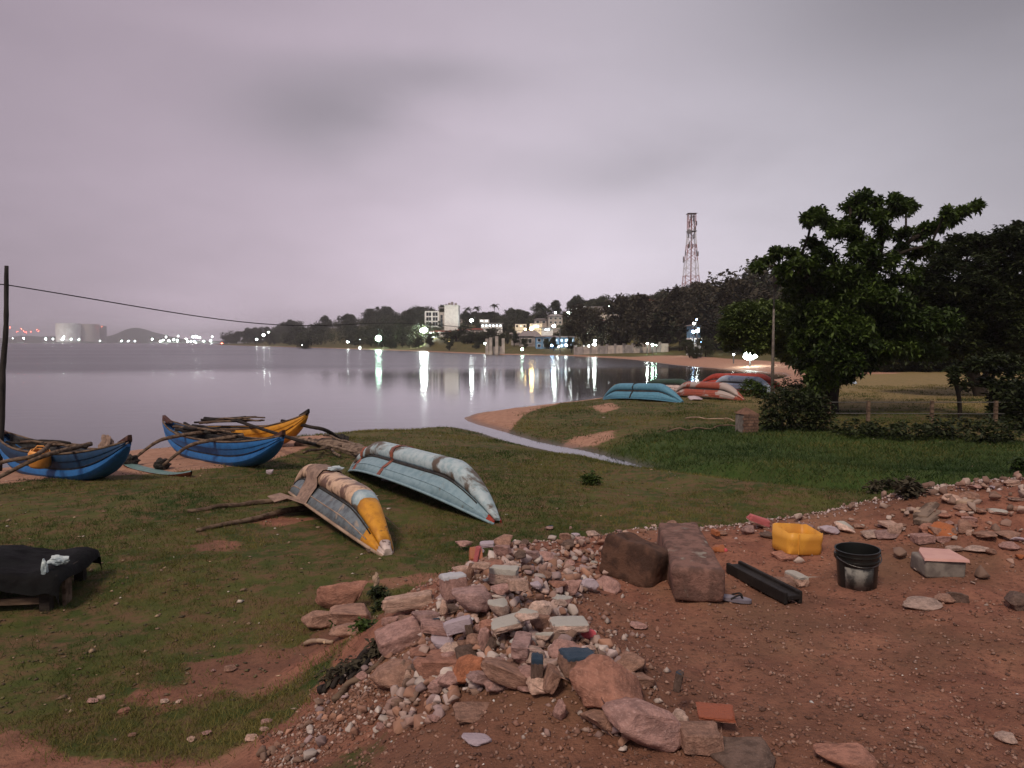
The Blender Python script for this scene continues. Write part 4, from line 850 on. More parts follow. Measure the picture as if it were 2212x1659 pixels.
# cream and yellow boat, nearest
f_, n_ = two(646, 1058, .5, 850, 1203, .5)
rt1, sec1, X1, L1 = upturned(f_, n_, .46, .18, .37, [('bilge', -1, .56, 0, 5, 'cream_p'), ('bow_patch', .56, .66, 0, 5, 'lblue'), ('yellow_bow', .66, .93, 0, 5, 'yellow'), ('bow_tip', .93, 1, 0, 9, 'tipw'),
    ('side_strake', -1, .80, 5, 9, 'slate_p'), ('bow_strake', .80, .93, 5, 9, 'yellow')], 'overturned boat with peeling cream hull and yellow bow, a brown cloth over it', gun='plank', roll=R(-7))
for a, b in ((-.9, .9),): pass
def drape(src, sec, X, t0, t1, hang, m, label, skew=.1, seed=1, U=26, name='cloth', grow=(0, 0)):
    g = random.Random(seed); vs = []; n2 = 0
    for i in range(U):
        a = i / (U - 1); rows = []
        for (j, sg) in [(-2, -1), (-1, -1)] + [(q, -1) for q in (9, 7, 5, 4, 3, 2, 1)] + [(0, 1)] + [(q, 1) for q in (1, 2, 3, 4, 5, 7, 9)] + [(-1, 1), (-2, 1)]:
            t = t0 + (t1 - t0) * a; s_ = sg * (abs(j) if j >= 0 else 9)
            hx = 0.0
            if j < 0:
                hg = hang[0 if sg < 0 else 1]; e = -j / 2; t += grow[0 if sg < 0 else 1] * e * (a - .2)
                pts, zs, b2, zk = sec(t); y = pts[9][0] + .03 + hg * e * .7; z = zs * .75 + (zs * .25) * e + .02
            else:
                tt = t + skew * (s_ / 9.0); pts, zs, b2, zk = sec(tt); y = pts[j][0] + .012; z = pts[j][1] - .014 if j < 4 else pts[j][1]; t = tt
                if j in (5,): y += .05
            w = .018 * math.sin(a * 17 + s_) + g.uniform(-.006, .006)
            rows.append((X(t) + g.uniform(-.01, .01), sg * (y + abs(w)), z - abs(w) * .6))
        n2 = len(rows); vs += rows
    fs = [(i * n2 + k, i * n2 + k + 1, (i + 1) * n2 + k + 1, (i + 1) * n2 + k) for i in range(U - 1) for k in range(n2 - 1)]
    o = MB().add(vs, fs).build(name, m, None, smooth=True, loc=src.location.copy(), rot=src.rotation_euler.copy()); so_ = o.modifiers.new('sol', 'SOLIDIFY'); so_.thickness = .006
    T(o, label, 'cloth'); return o
M['cloth'] = mat('brown_cloth', (.30, .21, .17), (.20, .14, .115), 12, .9, .6, .01)
drape(rt1, sec1, X1, -.42, -.14, (.22, .50), M['cloth'], 'thin brown cloth draped across the cream overturned boat', skew=.12, grow=(.9, .0))
# light blue boat
f_, n_ = two(772, 1012, .5, 1090, 1130, .5)
rt2, sec2, X2, L2 = upturned(f_, n_, .54, .20, .43, [('bilge', -1, 1, 0, 5, 'lblue'), ('side_strake', -1, .93, 5, 9, 'lblue_s'), ('bow_strake', .93, 1, 5, 9, 'redb')],
    'long light blue overturned boat with rusty bands, resting on poles on the grass', gun='lblue_s', roll=R(-10))
for t in (-.72, -.18):
    pts = [];
    for j, sg in [(9, -1), (7, -1), (5, -1), (4, -1), (3, -1), (2, -1), (1, -1), (0, 1), (1, 1), (2, 1), (3, 1), (4, 1), (5, 1), (7, 1), (9, 1)]:
        q = sec2(t)[0][j]; pts.append((X2(t), sg * (q[0] + .006), q[1] - .006))
    mb = MB(); vs = []
    for p_ in pts: vs += [(p_[0] - .05, p_[1], p_[2]), (p_[0] + .05, p_[1], p_[2])]
    mb.add(vs, [(2 * i, 2 * i + 1, 2 * i + 3, 2 * i + 2) for i in range(len(pts) - 1)]).build('band', M['rust'], rt2).modifiers.new('s', 'SOLIDIFY').thickness = .012
# right group
def wb(x0, y0, x1, y1): return Vector((x0, y0, 0)), Vector((x1, y1, 0))
rt3, s3, X3, L3 = upturned(*two(1300, 860, .35, 1470, 875, .4), .60, .20, .48, STD('skyb', 'skyb'), 'light blue overturned boat with a dark strap, leftmost of the far boats', gun='skyb', roll=R(6))
MB().tube([(X3(-.05), sg * (s3(-.05)[0][j][0] + .01), s3(-.05)[0][j][1] - .01) for sg, j in [(-1, 9), (-1, 7), (-1, 5), (-1, 3), (-1, 1), (1, 1), (1, 3), (1, 5), (1, 7), (1, 9)]], .035, 6).build('strap', M['net'], rt3)
upturned(*two(1452, 856, .4, 1603, 868, .45), .56, .20, .45, [('bilge', -1, 1, 0, 5, 'redwhite'), ('side_strake', -1, 1, 5, 9, 'redwhite')], 'worn red and white overturned boat beside the leftmost far one', gun='rust', roll=R(8))
upturned(*two(1388, 846, .2, 1500, 850, .4), .60, .16, .45, STD('greenb', 'tipw'), 'dark green overturned boat half hidden behind the light blue and the red ones', gun='rust')
upturned(*two(1536, 843, .4, 1670, 853, .45), .62, .20, .48, STD('whiteb', 'whiteb'), 'blue and white overturned boat partly under the small green bush', gun='redb', roll=R(5))
upturned(*two(1505, 835, .4, 1690, 840, .5), .64, .20, .48, STD('redb', 'redb'), 'dark red overturned boat behind the blue and white one', gun='redb')
upturned(*two(1745, 825, .45, 1850, 829, .5), .55, .15, .45, STD('whiteb', 'whiteb'), 'pale blue overturned boat seen in the shade behind the dark bush', gun='whiteb')

# upright outrigger boats
def upright(far, near, H, S1, S2, B, bm_, sm_, label, gun='wood', cap='brownp', sink=.09, lean=0, pk=3.4, thw=3):
    c = (far + near) / 2; L = (far - near).length; yaw = math.atan2(near.y - far.y, near.x - far.x)
    a = far.lerp(near, .3); b = far.lerp(near, .7); za, zb = hz(a.x, a.y), hz(b.x, b.y)
    root = empty('outrigger_boat', (c.x, c.y, (za + zb) / 2 - sink)); root.rotation_euler = (Matrix.Rotation(yaw, 3, 'Z') @ Matrix.Rotation(-math.atan2(zb - za, L * .4), 3, 'Y') @ Matrix.Rotation(lean, 3, 'X')).to_euler()
    T(root, label, 'outrigger boat'); sec, X = hull(root, L, H, S1, S2, B, STD(bm_, sm_), pk=pk, gun=gun, thw=thw)
    for e, S_ in ((-1, S1), (1, S2)):
        z = H + S_; MB().add([(e * L / 2 * .90, -.07, z * .93), (e * L / 2 * .90, .07, z * .93), (e * L / 2 * .90, .06, z * .98), (e * L / 2 * .90, -.06, z * .98), (e * (L / 2 + .05), -.05, z + .02), (e * (L / 2 + .05), .05, z + .02), (e * (L / 2 + .06), .035, z + .12), (e * (L / 2 + .06), -.035, z + .12)],
            [(0, 1, 2, 3), (4, 7, 6, 5), (0, 4, 5, 1), (1, 5, 6, 2), (2, 6, 7, 3), (3, 7, 4, 0)]).build('prow_cap', M[cap], root)
    root.rotation_mode = 'XYZ'; return root, sec, X, L
V3 = lambda *a: Vector(a)
rb1, s1_, X1_, Lb1 = upright(V3(-11.0, 16.2, 0), V3(-6.9, 13.6, 0), .58, .30, .28, .40, 'blue', 'navy', 'dark blue outrigger boat drawn up on the sand at the left edge', cap='brownp')
rb2, s2_, X2_, Lb2 = upright(V3(-8.3, 18.1, 0), V3(-4.5, 14.8, 0), .58, .24, .22, .40, 'blue', 'blue', 'bright blue outrigger boat with a red and teal float, second from the left', cap='brownp')
rb3, s3_, X3_, Lb3 = upright(V3(-8.6, 20.0, 0), V3(-4.95, 18.4, 0), .56, .04, .32, .38, 'yellow', 'yellow', 'yellow outrigger boat with a dark upturned prow behind the bright blue boat', cap='darkw')
bpy.context.view_layer.update()
def seg(root, name, pts, rad, m, n=8, wob=.08): return MB().tube(pts, rad, n, wob).build(name, M[m], root, world=True, smooth=True)
# booms and float of the bright blue boat (world coordinates, curved timbers)
def W(U, V, z): return Vector((*P(U, V, z), z))
g1, g2 = W(352, 1012, .42), W(285, 1003, .42)
def curve(pts, n=14):
    o = []
    P_ = [Vector(p) for p in pts]; P_ = [P_[0] * 2 - P_[1]] + P_ + [P_[-1] * 2 - P_[-2]]
    for i in range(1, len(P_) - 2):
        for k in range(n):
            t = k / n; a, b, c, d = P_[i - 1], P_[i], P_[i + 1], P_[i + 2]
            o.append(.5 * ((2 * b) + (-a + c) * t + (2 * a - 5 * b + 4 * c - d) * t * t + (-a + 3 * b - 3 * c + d) * t ** 3))
    o.append(P_[-2]); return o
def tap(n, a, b): return [a + (b - a) * i / (n - 1) for i in range(n)]
def loc_pt(root, x, y, z): return root.matrix_world @ Vector((x, y, z))
def boom(root, a, over, m='wood', r0=.045, r1=.03, up=.35):
    mid = (a + over) / 2 + V3(0, 0, up * .5); ps = curve([a, a.lerp(mid, .55) + V3(0, 0, up * .25), mid, over]); return seg(root, 'outrigger_boom', ps, tap(len(ps), r1, r0), m)
boom(rb2, W(352, 1005, .50), loc_pt(rb2, .9, .1, .69)); boom(rb2, W(287, 993, .50), loc_pt(rb2, -.5, .1, .69))
# float
fa, fb = W(262, 1008, .34), W(414, 1037, .40); dirf = (fb - fa).normalized(); sdv = V3(-dirf.y, dirf.x, 0)
def float_part(root, fa, fb, wd, m1_, m2_):
    top = MB(); bot = MB(); n = 15; tv = []; bv = []; sdv = V3(-(fb - fa).y, (fb - fa).x, 0).normalized()
    for i in range(n):
        t = i / (n - 1); c = fa.lerp(fb, t); u = abs(2 * t - 1); w_ = wd * (1 - u ** 4) + .02; zt = .05 + .12 * u ** 3; zb_ = -.12 + .20 * u ** 2.5
        tv += [c + sdv * w_ + V3(0, 0, zt - .01), c + V3(0, 0, zt + .015), c - sdv * w_ + V3(0, 0, zt - .01)]
        bv += [c + sdv * w_ + V3(0, 0, zt - .01), c + sdv * w_ * .8 + V3(0, 0, (zt + zb_) / 2), c + V3(0, 0, zb_), c - sdv * w_ * .8 + V3(0, 0, (zt + zb_) / 2), c - sdv * w_ + V3(0, 0, zt - .01)]
    top.add(tv, [(i * 3 + k, i * 3 + k + 1, i * 3 + 4 + k, i * 3 + 3 + k) for i in range(n - 1) for k in range(2)]); bot.add(bv, [(i * 5 + k, i * 5 + k + 1, i * 5 + 6 + k, i * 5 + 5 + k) for i in range(n - 1) for k in range(4)])
    o = bot.build('outrigger_float', M[m2_], root, world=True, smooth=True); top.build('float_deck', M[m1_], o) ; d_ = bpy.data.objects[o.name]
    for ch in d_.children:
        Mi = root.matrix_basis.inverted()
        for v in ch.data.vertices: v.co = Mi @ v.co
    return o
float_part(rb2, fa, fb, .13, 'teal', 'dred')
def lump(root, name, c, r, m, seed=0, n=2, world=True, sq=(1, 1, .8)):
    bm = bmesh.new(); bmesh.ops.create_icosphere(bm, subdivisions=n + 1, radius=1); g = random.Random(seed); off = V3(g.uniform(0, 50), 0, 0)
    for v in bm.verts:
        k = 1 + .45 * mnoise.noise(v.co * 1.7 + off) + .2 * mnoise.noise(v.co * 5 + off); v.co = Vector((v.co.x * r * sq[0] * k, v.co.y * r * sq[1] * k, v.co.z * r * sq[2] * k)) + Vector(c)
        if world and root: v.co = root.matrix_basis.inverted() @ v.co
    me = bpy.data.meshes.new(name); bm.to_mesh(me); bm.free(); return link(name, me, M[m], root)
lump(rb2, 'lashing', W(350, 1003, .50), .15, 'net', 3); lump(rb2, 'lashing', W(284, 995, .50), .15, 'net', 4)
# booms of the dark blue boat, running out of the picture
for k, (ps) in enumerate(([loc_pt(rb1, 1.0, .1, .74), W(95, 985, 1.0), W(0, 1030, .7), W(-110, 1090, .45)], [loc_pt(rb1, -.4, .1, .72), W(75, 984, .95), W(0, 1000, .75), W(-120, 1045, .4)])):
    c_ = curve(ps); seg(rb1, 'outrigger_boom', c_, tap(len(c_), .045, .032), 'wood')
float_part(rb1, W(-230, 1040, .3), W(-60, 1110, .36), .13, 'teal', 'dred')
# booms of the yellow boat, reaching right to a lashed log
c_ = curve([loc_pt(rb3, 1.2, 0, .72), W(670, 922, .95), W(705, 930, .85), W(738, 952, .50)]); seg(rb3, 'outrigger_boom', c_, tap(len(c_), .04, .05), 'darkw')
c_ = curve([loc_pt(rb3, -.2, 0, .72), W(640, 950, .9), W(690, 962, .62)]); seg(rb3, 'outrigger_boom', c_, tap(len(c_), .04, .04), 'darkw')
lump(rb3, 'lashing', W(738, 950, .50), .17, 'net', 9)
ps = [W(640, 962, .42), W(700, 960, .48), W(760, 972, .52), W(800, 990, .50), W(828, 1008, .42)]; c_ = curve(ps, 8); seg(rb3, 'outrigger_float', c_, [.09 + .09 * math.sin(math.pi * (i + 2) / (len(c_) + 3)) for i in range(len(c_))], 'woodg', 10, .15)
# loose timbers
def pole(U0, V0, U1, V1, r0, r1, label, m='wood', z0=None, z1=None, name='pole', group=None, bend=.06, cat='pole'):
    a = G(U0, V0) + V3(0, 0, r0 * .8) if z0 is None else W(U0, V0, z0); b = G(U1, V1) + V3(0, 0, r1 * .8) if z1 is None else W(U1, V1, z1)
    g = random.Random(U0 * 7 + V0); pts = [a.lerp(b, i / 7) + V3(g.uniform(-bend, bend) * .4, g.uniform(-bend, bend) * .4, g.uniform(0, bend) * .5) * (0 < i < 7) for i in range(8)]; pts = curve(pts, 3)
    root = a; o = MB().tube([p_ - a for p_ in pts], tap(len(pts), r0, r1), 8, .12).build(name, M[m], None, smooth=True, loc=a); T(o, label, cat, group); return o
pole(630, 945, 800, 985, .035, .03, 'grey pole lying across the weathered outrigger log', 'woodg', .75, .62)
pole(655, 978, 760, 958, .03, .03, 'short crooked branch on the heap of logs behind the cream boat', 'wood', .62, .60)
pole(668, 948, 735, 985, .04, .03, 'thick broken log on the heap behind the cream boat', 'woodg', .60, .52)
pole(735, 960, 812, 1010, .05, .035, 'split grey log with its end pointing at the light blue boat', 'woodg', .58, .50)
pole(700, 940, 790, 968, .028, .02, 'thin stick on top of the log heap', 'woodg', .70, .66)
pole(800, 985, 940, 1030, .05, .04, 'dark pole under the far side of the light blue boat', 'darkw', .50, .48)
pole(790, 1022, 935, 1033, .035, .03, 'thin black pole lying under the light blue boat', 'darkw')
pole(405, 1108, 645, 1080, .03, .045, 'long bent pole sticking out from the cream boat over the grass, upper of two', 'wood')
pole(425, 1150, 685, 1100, .028, .05, 'long bent pole sticking out from the cream boat over the grass, lower of two', 'wood')
pole(940, 1048, 1080, 1128, .03, .02, 'thin pole lying along the near side of the light blue boat', 'wood')
pole(655, 1068, 800, 1195, .03, .028, 'straight pole lying along the left side of the cream boat', 'woodg')
# clutter on the upright boats
for (root, zt, L_, items) in ((rb1, .70, Lb1, 6), (rb2, .70, Lb2, 7), (rb3, .74, Lb3, 7)):
    g = random.Random(items * 3 + int(L_ * 10)); nm = {rb1: 'dark blue', rb2: 'bright blue', rb3: 'yellow'}[root]
    for i in range(items):
        x0 = g.uniform(-.40, -.05) * L_; x1 = x0 + g.uniform(.25, .5) * L_; y0, y1 = g.uniform(-.25, .25), g.uniform(-.25, .25); zz = zt - .04 + i * .014
        a, b = loc_pt(root, x0, y0, zz), loc_pt(root, min(x1, .42 * L_), y1, zz + g.uniform(-.01, .05))
        pts = [a.lerp(b, k / 5) + V3(0, 0, g.uniform(-.015, .03)) for k in range(6)]
        o = MB().tube([p_ - a for p_ in pts], tap(6, g.uniform(.025, .04), .02), 6, .2).build('pole', M['wood' if i % 2 else 'darkw'], None, smooth=True, loc=a); T(o, f'rough pole in the bundle lying along the top of the {nm} outrigger boat', 'pole', f'poles on the {nm} outrigger boat')
    for i in range(2):
        o = lump(None, 'fishing_net', loc_pt(root, (-.25 + .22 * i) * L_, g.uniform(-.05, .05), zt + .01), .12, 'net', 40 + i, world=False, sq=(1.8, .9, .45)); T(o, f'bundled dark net on top of the {nm} outrigger boat', 'net', f'nets on the {nm} outrigger boat')
# orange can hanging on the dark blue boat
M['orange'] = mat('orange_plastic', (.80, .36, .10), (.62, .26, .06), 3, .5, .1); M['canyel'] = mat('yellow_plastic', (.72, .36, .05), (.55, .25, .035), 4, .5, .15, spec=.5)
q = loc_pt(rb1, .35, -.52, .50)
root = empty('plastic_can', q, (.2, .1, .4)); T(root, 'cut orange plastic can hanging on the side of the dark blue boat', 'can')
MB().lathe([(0, -.16), (.13, -.16), (.15, -.12), (.16, .10), (.12, .17), (.13, .17), (.15, .11), (.14, -.1), (0, -.13)], n=12, sx=1.25).build('body', M['orange'], root, smooth=True); MB().tube([(-.12, 0, .15), (-.05, 0, .25), (.05, 0, .25), (.12, 0, .15)], .015, 6).build('handle', M['orange'], root)
o = lump(None, 'rag', loc_pt(rb1, 1.9, -.10, .78), .16, 'cloth', 77, world=False, sq=(.8, .5, 1.2)); T(o, 'beige rag stuck at the stern of the dark blue boat', 'rag')

# ------------------------------------------------------------------ left: leaning post, wire, table
pb = W(-6, 1010, .35); pt = W(14, 574, 2.9) if False else PD(14, 574, pb.y)
c_ = curve([pb - V3(0, 0, .3), PD(3, 900, pb.y), PD(6, 800, pb.y), PD(13, 700, pb.y), pt], 6)
M['post'] = mat('leaning_post', (.040, .036, .034), (.02, .018, .018), 8, .9, .6, .02, stretch=(1, 1, .2))
o = MB().tube([p_ - pb for p_ in c_], tap(len(c_), .075, .04), 8, .1).build('post', M['post'], None, smooth=True, loc=pb); T(o, 'crooked dark wooden post leaning at the left edge of the picture', 'post')
wa = PD(13, 615, pb.y); wbp = PD(1210, 712, 175.0)
up = empty('utility_pole', at(1210, 175)); T(up, 'thin utility pole among the trees by the shop row, end of the wire', 'pole'); MB().tube([(0, 0, 0), (0, 0, wbp.z - up.location.z + .3)], .14, 8).build('pole', M['pole'], up); MB().box((0, 0, wbp.z - up.location.z), (1.4, .12, .12)).build('crossarm', M['pole'], up)
pts = [wa.lerp(wbp, (i / 60) ** 2) for i in range(61)]
for i, p_ in enumerate(pts):
    t = (i / 60) ** 2; s_ = (p_.y - wa.y); p_.z -= 2.1 * t * (1 - t) * 1.0 + .55 * math.exp(-((s_ - 12) / 12) ** 2) * (1 - math.exp(-s_ / 4))
pts = [PD(-60, 610, pb.y - .4)] + pts
o = MB().tube([p_ - wa for p_ in pts], [.012] * 3 + [.012 + .018 * i / 59 for i in range(59)], 5).build('wire', M['post'], None, loc=wa); T(o, 'long sagging wire running from the leaning post across the bay', 'wire')
# low table with tarp
tb_ = G(190, 1312); M['tarp'] = mat('black_tarp', (.009, .010, .011), (.005, .005, .006), 6, .75, .6, .03, spec=.12)
tz = tb_.z; root = empty('low_table', (tb_.x - 1.22, tb_.y + .2, tz - .04), (0, 0, R(8))); T(root, 'low dark wooden table under a black tarp at the left edge', 'table')
MB().box((0, 0, .36), (1.9, .9, .05)).build('tabletop', M['darkw'], root)
for x in (-.85, .82):
    for y in (-.38, .38): MB().box((x, y, .165), (.09, .09, .37)).build('leg', M['darkw'], root)
MB().box((0, -.40, .14), (1.6, .04, .06)).build('rail', M['wood'], root); MB().box((.93, -.2, .2), (.03, .14, .34)).build('end_board', M['wood'], root)
vs = []; n = 22; g = random.Random(5)
for i in range(n):
    for j in range(n):
        u, v = i / (n - 1) * 2 - 1, j / (n - 1) * 2 - 1; x, y = u * 1.08, v * .60; z = .41 + .05 * mnoise.noise(V3(x * 2.5, y * 2.5, 0)) + .030 * abs(mnoise.noise(V3(x * 7 + y * 3, y * 5, 2))) + .12 * math.exp(-((x + .3) / .6) ** 2) * (1 - v * v)
        if abs(u) > .86: z -= (abs(u) - .86) * .9; x = math.copysign(.95 + (abs(u) - .86) * .25, u)
        if abs(v) > .78: z -= (abs(v) - .78) * .75; y = math.copysign(.48 + (abs(v) - .78) * .15, v)
        vs.append((x, y, z + g.uniform(-.006, .006)))
o = MB().add(vs, [(i * n + j, (i + 1) * n + j, (i + 1) * n + j + 1, i * n + j + 1) for i in range(n - 1) for j in range(n - 1)]).build('tarp', M['tarp'], None, smooth=True, loc=root.location, rot=root.rotation_euler); T(o, 'crumpled black tarp spread over the low table', 'tarp')
M['bag'] = mat('pale_plastic_bag', (.50, .60, .62), (.30, .38, .42), 5, .25, .5, .02, spec=.6)
q = PD(150, 1204, tb_.y + .05); o = lump(None, 'plastic_bag', (0, 0, 0), .06, 'bag', 12, world=False, sq=(1.5, .9, .8)); o.location = (q.x - .10, q.y, tz + .44); T(o, 'crumpled pale plastic bag on the right end of the tarp', 'bag')
q = PD(140, 1214, tb_.y); o = lump(None, 'rag', (0, 0, 0), .06, 'bag', 18, world=False, sq=(.5, .4, 1.5)); o.location = (q.x - .12, q.y - .12, tz + .41); T(o, 'strip of pale plastic hanging below the bag on the tarp', 'plastic strip')

# ------------------------------------------------------------------ right middle: street lamp, pillar, fence
M['conc'] = mat('concrete', (.22, .20, .18), (.14, .125, .115), 7, .9, .4, .02)
q = G(1668, 856); root = empty('street_lamp', q); T(root, 'unlit street lamp on a tall slim post beside the tall tree', 'street lamp')
zt = PD(1668, 640, q.y).z - q.z; ztop_ = PD(1665, 588, q.y).z - q.z
MB().tube([(0, 0, -.3), (0, 0, zt * .6), (0, 0, zt)], [.085, .06, .035], 10).build('post', M['conc'], root, smooth=True)
MB().tube([(0, 0, zt - .6), (0, 0, zt), (0, -.1, zt + .22), (0, -.4, zt + .45)], [.045, .04, .035, .03], 8).build('arm', M['pole'], root, smooth=True)
lump(root, 'lamp_head', (-.05, -.5, (zt + ztop_) / 2 + .12), .16, 'darkw', 2, world=False, sq=(1.0, 1.6, 2.6))
M['brick'] = mat('old_brick', (.20, .12, .09), (.13, .08, .06), 9, .9, .4, .02, objcol=True)
q = G(1612, 932); root = empty('gate_pillar', q, (0, 0, .2)); T(root, 'short broken brick pillar with a reddish cap beside the dark bush', 'pillar'); m = q.y / F * K; hw = 42 * m
MB().box((0, .0, hw * .42), (34 * m, 34 * m, hw * .9)).build('core', M['conc'], root)
g = random.Random(3)
for rI in range(6):
    for c in range(3):
        o = MB().box(((c - 1) * 12 * m + (rI % 2) * 2 * m, -17.5 * m, hw * (rI + .5) / 6.4), (11 * m, 2.5 * m + .02, hw / 6.4 * .86)).build('brick', M['brick'], root); o.color = (g.uniform(.7, 1.2),) * 3 + (1,)
MB().add([(-19 * m, -19 * m, hw * .93), (19 * m, -19 * m, hw * .93), (19 * m, 19 * m, hw * .93), (-19 * m, 19 * m, hw * .93), (-4 * m, 0, hw * 1.25), (5 * m, 0, hw * 1.2)], [(0, 1, 5, 4), (1, 2, 5), (2, 3, 4, 5), (3, 0, 4), (3, 2, 1, 0)]).build('cap', mat('pillar_cap', (.18, .10, .07), (.12, .07, .05), 8, .9, .4), root)
root = empty('wire_fence', G(1875, 912)); T(root, 'low wire fence with thin posts along the dark field', 'fence'); tops = []
for U in (1790, 1875, 2012, 2150, 2290):
    q = G(U, 912 + (U - 1875) * .01); zz = PD(U, 866, q.y).z - q.z; rel = q - root.location; MB().box((rel.x, rel.y, rel.z + zz / 2 - .1), (.09, .09, zz + .2)).build('post', M['wood'], root); tops.append(rel + V3(0, 0, zz - .04))
for dz in (0, .35, .7): MB().tube([t_ - V3(0, 0, dz) for t_ in tops], .012, 5).build('wire', M['pole'], root)
# ------------------------------------------------------------------ rubble
def paintmat(name, pc, axis=2, thr=.62, base=(.36, .27, .235), pc2=None):
    """stone with one old painted face (paint sits on the face itself)"""
    m, nt, b = newmat(name); v = coords(nt, 'Object'); sp = nt.nodes.new('ShaderNodeSeparateXYZ'); nt.links.new(v, sp.inputs[0]); z = E(nt, sp.outputs[axis])
    n = noise_n(nt, v, 5, 6, .65); n2 = noise_n(nt, v, 22, 4, .7)
    oi = nt.nodes.new('ShaderNodeObjectInfo'); c = mixc(nt, n.ramp(.35, .65), base, tuple(q * .55 for q in base)); c = mixc(nt, n2.ramp(.50, .72) * .55, c, (.54, .46, .42)); c = mixc(nt, noise_n(nt, v, 11, 5, .7).ramp(.58, .72) * .4, c, tuple(q * .4 for q in base)); c = mixc(nt, 1.0, c, oi.outputs['Color'], 'MULTIPLY')
    p = mixc(nt, n2.ramp(.6, .72), pc, pc2 or tuple(min(1, q * 1.5 + .05) for q in pc)); f = (z + (n - .5) * .22).ramp(thr * .5 - .01, thr * .5 + .01)
    nt.links.new(mixc(nt, f, c, p), b.inputs['Base Color']); nt.links.new((.92 - f * .4).s, b.inputs['Roughness']); b.inputs['Specular IOR Level'].default_value = .3
    bump(nt, b, n * .7 + n2 * .6, .6, .05); return m
M['rock'] = paintmat('rubble_stone', (.3, .3, .3), thr=9)
M['rock_blue'] = paintmat('stone_blue_paint', (.035, .065, .105)); M['rock_white'] = paintmat('stone_white_paint', (.58, .60, .66), pc2=(.35, .37, .42)); M['rock_pale'] = paintmat('stone_pale_lime', (.50, .49, .45), thr=.3, pc2=(.38, .33, .29))
M['rock_pink'] = paintmat('stone_pink_plaster', (.60, .17, .18), thr=-.6, pc2=(.66, .30, .28)); M['rock_hot'] = paintmat('hot_pink_bit', (.80, .14, .17), thr=-3, pc2=(.8, .3, .3)); M['rock_terra'] = paintmat('terracotta_face', (.36, .11, .06), thr=-.2, pc2=(.30, .10, .07))
M['rock_lilac'] = paintmat('lilac_stone', (.52, .44, .50), thr=-3, pc2=(.62, .56, .6)); M['rock_orange'] = paintmat('orange_brick', (.44, .155, .065), thr=-3, pc2=(.36, .15, .08))
def rock_mesh(seed, blocky=.0, fine=1):
    g = random.Random(seed); bm = bmesh.new()
    for i in range(int(15 + 8 * blocky)):
        v = Vector((g.gauss(0, 1), g.gauss(0, 1), g.gauss(0, 1))).normalized(); k = max(abs(v.x), abs(v.y), abs(v.z)); v = v * ((1 - blocky) + blocky / k) * g.uniform(.85, 1); bm.verts.new(v * .5)
    if blocky > .5:
        for a in (-1, 1):
            for b in (-1, 1):
                for c in (-1, 1): bm.verts.new(Vector((a, b, c)) * .5 * g.uniform(.80, .98))
    bmesh.ops.convex_hull(bm, input=bm.verts[:]); bmesh.ops.delete(bm, geom=[v for v in bm.verts if not v.link_faces], context='VERTS')
    bmesh.ops.bevel(bm, geom=bm.edges[:], offset=.035, segments=1, affect='EDGES'); bmesh.ops.triangulate(bm, faces=bm.faces[:])
    for _ in range(fine + 1):
        le = [e for e in bm.edges if e.calc_length() > .22 / (1 + .6 * _)]
        if le: bmesh.ops.subdivide_edges(bm, edges=le, cuts=1); bmesh.ops.triangulate(bm, faces=bm.faces[:])
    off = V3(g.uniform(0, 99), 0, 0)
    for v in bm.verts:
        n = v.co.normalized(); v.co += n * (.055 * mnoise.noise(v.co * 3.2 + off) + .028 * mnoise.noise(v.co * 9 + off))
    ext = [max(abs(v.co[k]) for v in bm.verts) for k in range(3)]
    for v in bm.verts: v.co = Vector([v.co[k] * .5 / ext[k] for k in range(3)])
    me = bpy.data.meshes.new('stone'); bm.to_mesh(me); bm.free(); me.polygons.foreach_set('use_smooth', np.ones(len(me.polygons), bool)); me.set_sharp_from_angle(angle=R(32)); return me
RK = [rock_mesh(200 + i, [.25, .5, .1, .4][i % 4], 1) for i in range(14)]; BK = [rock_mesh(300 + i, .85, 1) for i in range(7)]
_rc = {}
def rkmesh(k, mk, blocky=False):
    key = (k, mk, blocky)
    if key not in _rc:
        me = (BK if blocky else RK)[k % (7 if blocky else 14)].copy(); me.materials.append(M[mk]); _rc[key] = me
    return _rc[key]
CC = {'p': (1.25, 1.0, 1.02), 'g': (1.25, 1.22, 1.2), 'b': (.90, .71, .62), 'r': (1.05, .70, .59), 'w': (1.7, 1.65, 1.6), 'd': (.42, .38, .36), 'o': (1.25, .66, .42), 'u': (1.0, .86, .92), 'l': (1.5, 1.35, 1.25)}
g = random.Random(11)
def stone(X, Y, w_, h_, c='p', label=None, mk='rock', blocky=False, rot=0.0, lift=0.0, group=None, yaw=None, cat='stone', name='stone', k=None, tilt=.15, deep=.8, sink=.10):
    """X,Y centre and w_,h_ size in photo px (4000 wide)"""
    p = Sx(X, Y + h_ * .30); d = p.y; m = d / F / 3.90625 / math.cos(math.atan2(CAMZ - p.z, d)) ; wd = w_ * m * 1.28; h_ = h_ * 1.3; dp = wd * deep; al = math.atan2(CAMZ - p.z, d)
    hh = max((h_ * m - dp * math.sin(al) * .8) / math.cos(al), .62 * min(wd, h_ * m * 1.25)); k = g.randrange(14) if k is None else k
    o = bpy.data.objects.new(name, rkmesh(k, mk, blocky)); COL.objects.link(o); o.location = (p.x, p.y + dp * .15, p.z + hh * (.5 - sink) + lift)
    o.scale = (wd, dp, hh); o.rotation_euler = (g.uniform(-tilt, tilt), rot + g.uniform(-tilt, tilt) * .5, (g.uniform(-.4, .4) if yaw is None else yaw)); cc = CC[c]; j = g.uniform(1.02, 1.34); o.color = (cc[0] * j, cc[1] * j, cc[2] * j, 1)
    T(o, label or 'rough broken stone in the rubble heap on the bank', cat, group if label is None or group else None)
    if label is None and not group: o['group'] = 'broken stones of the rubble heap'
    return o
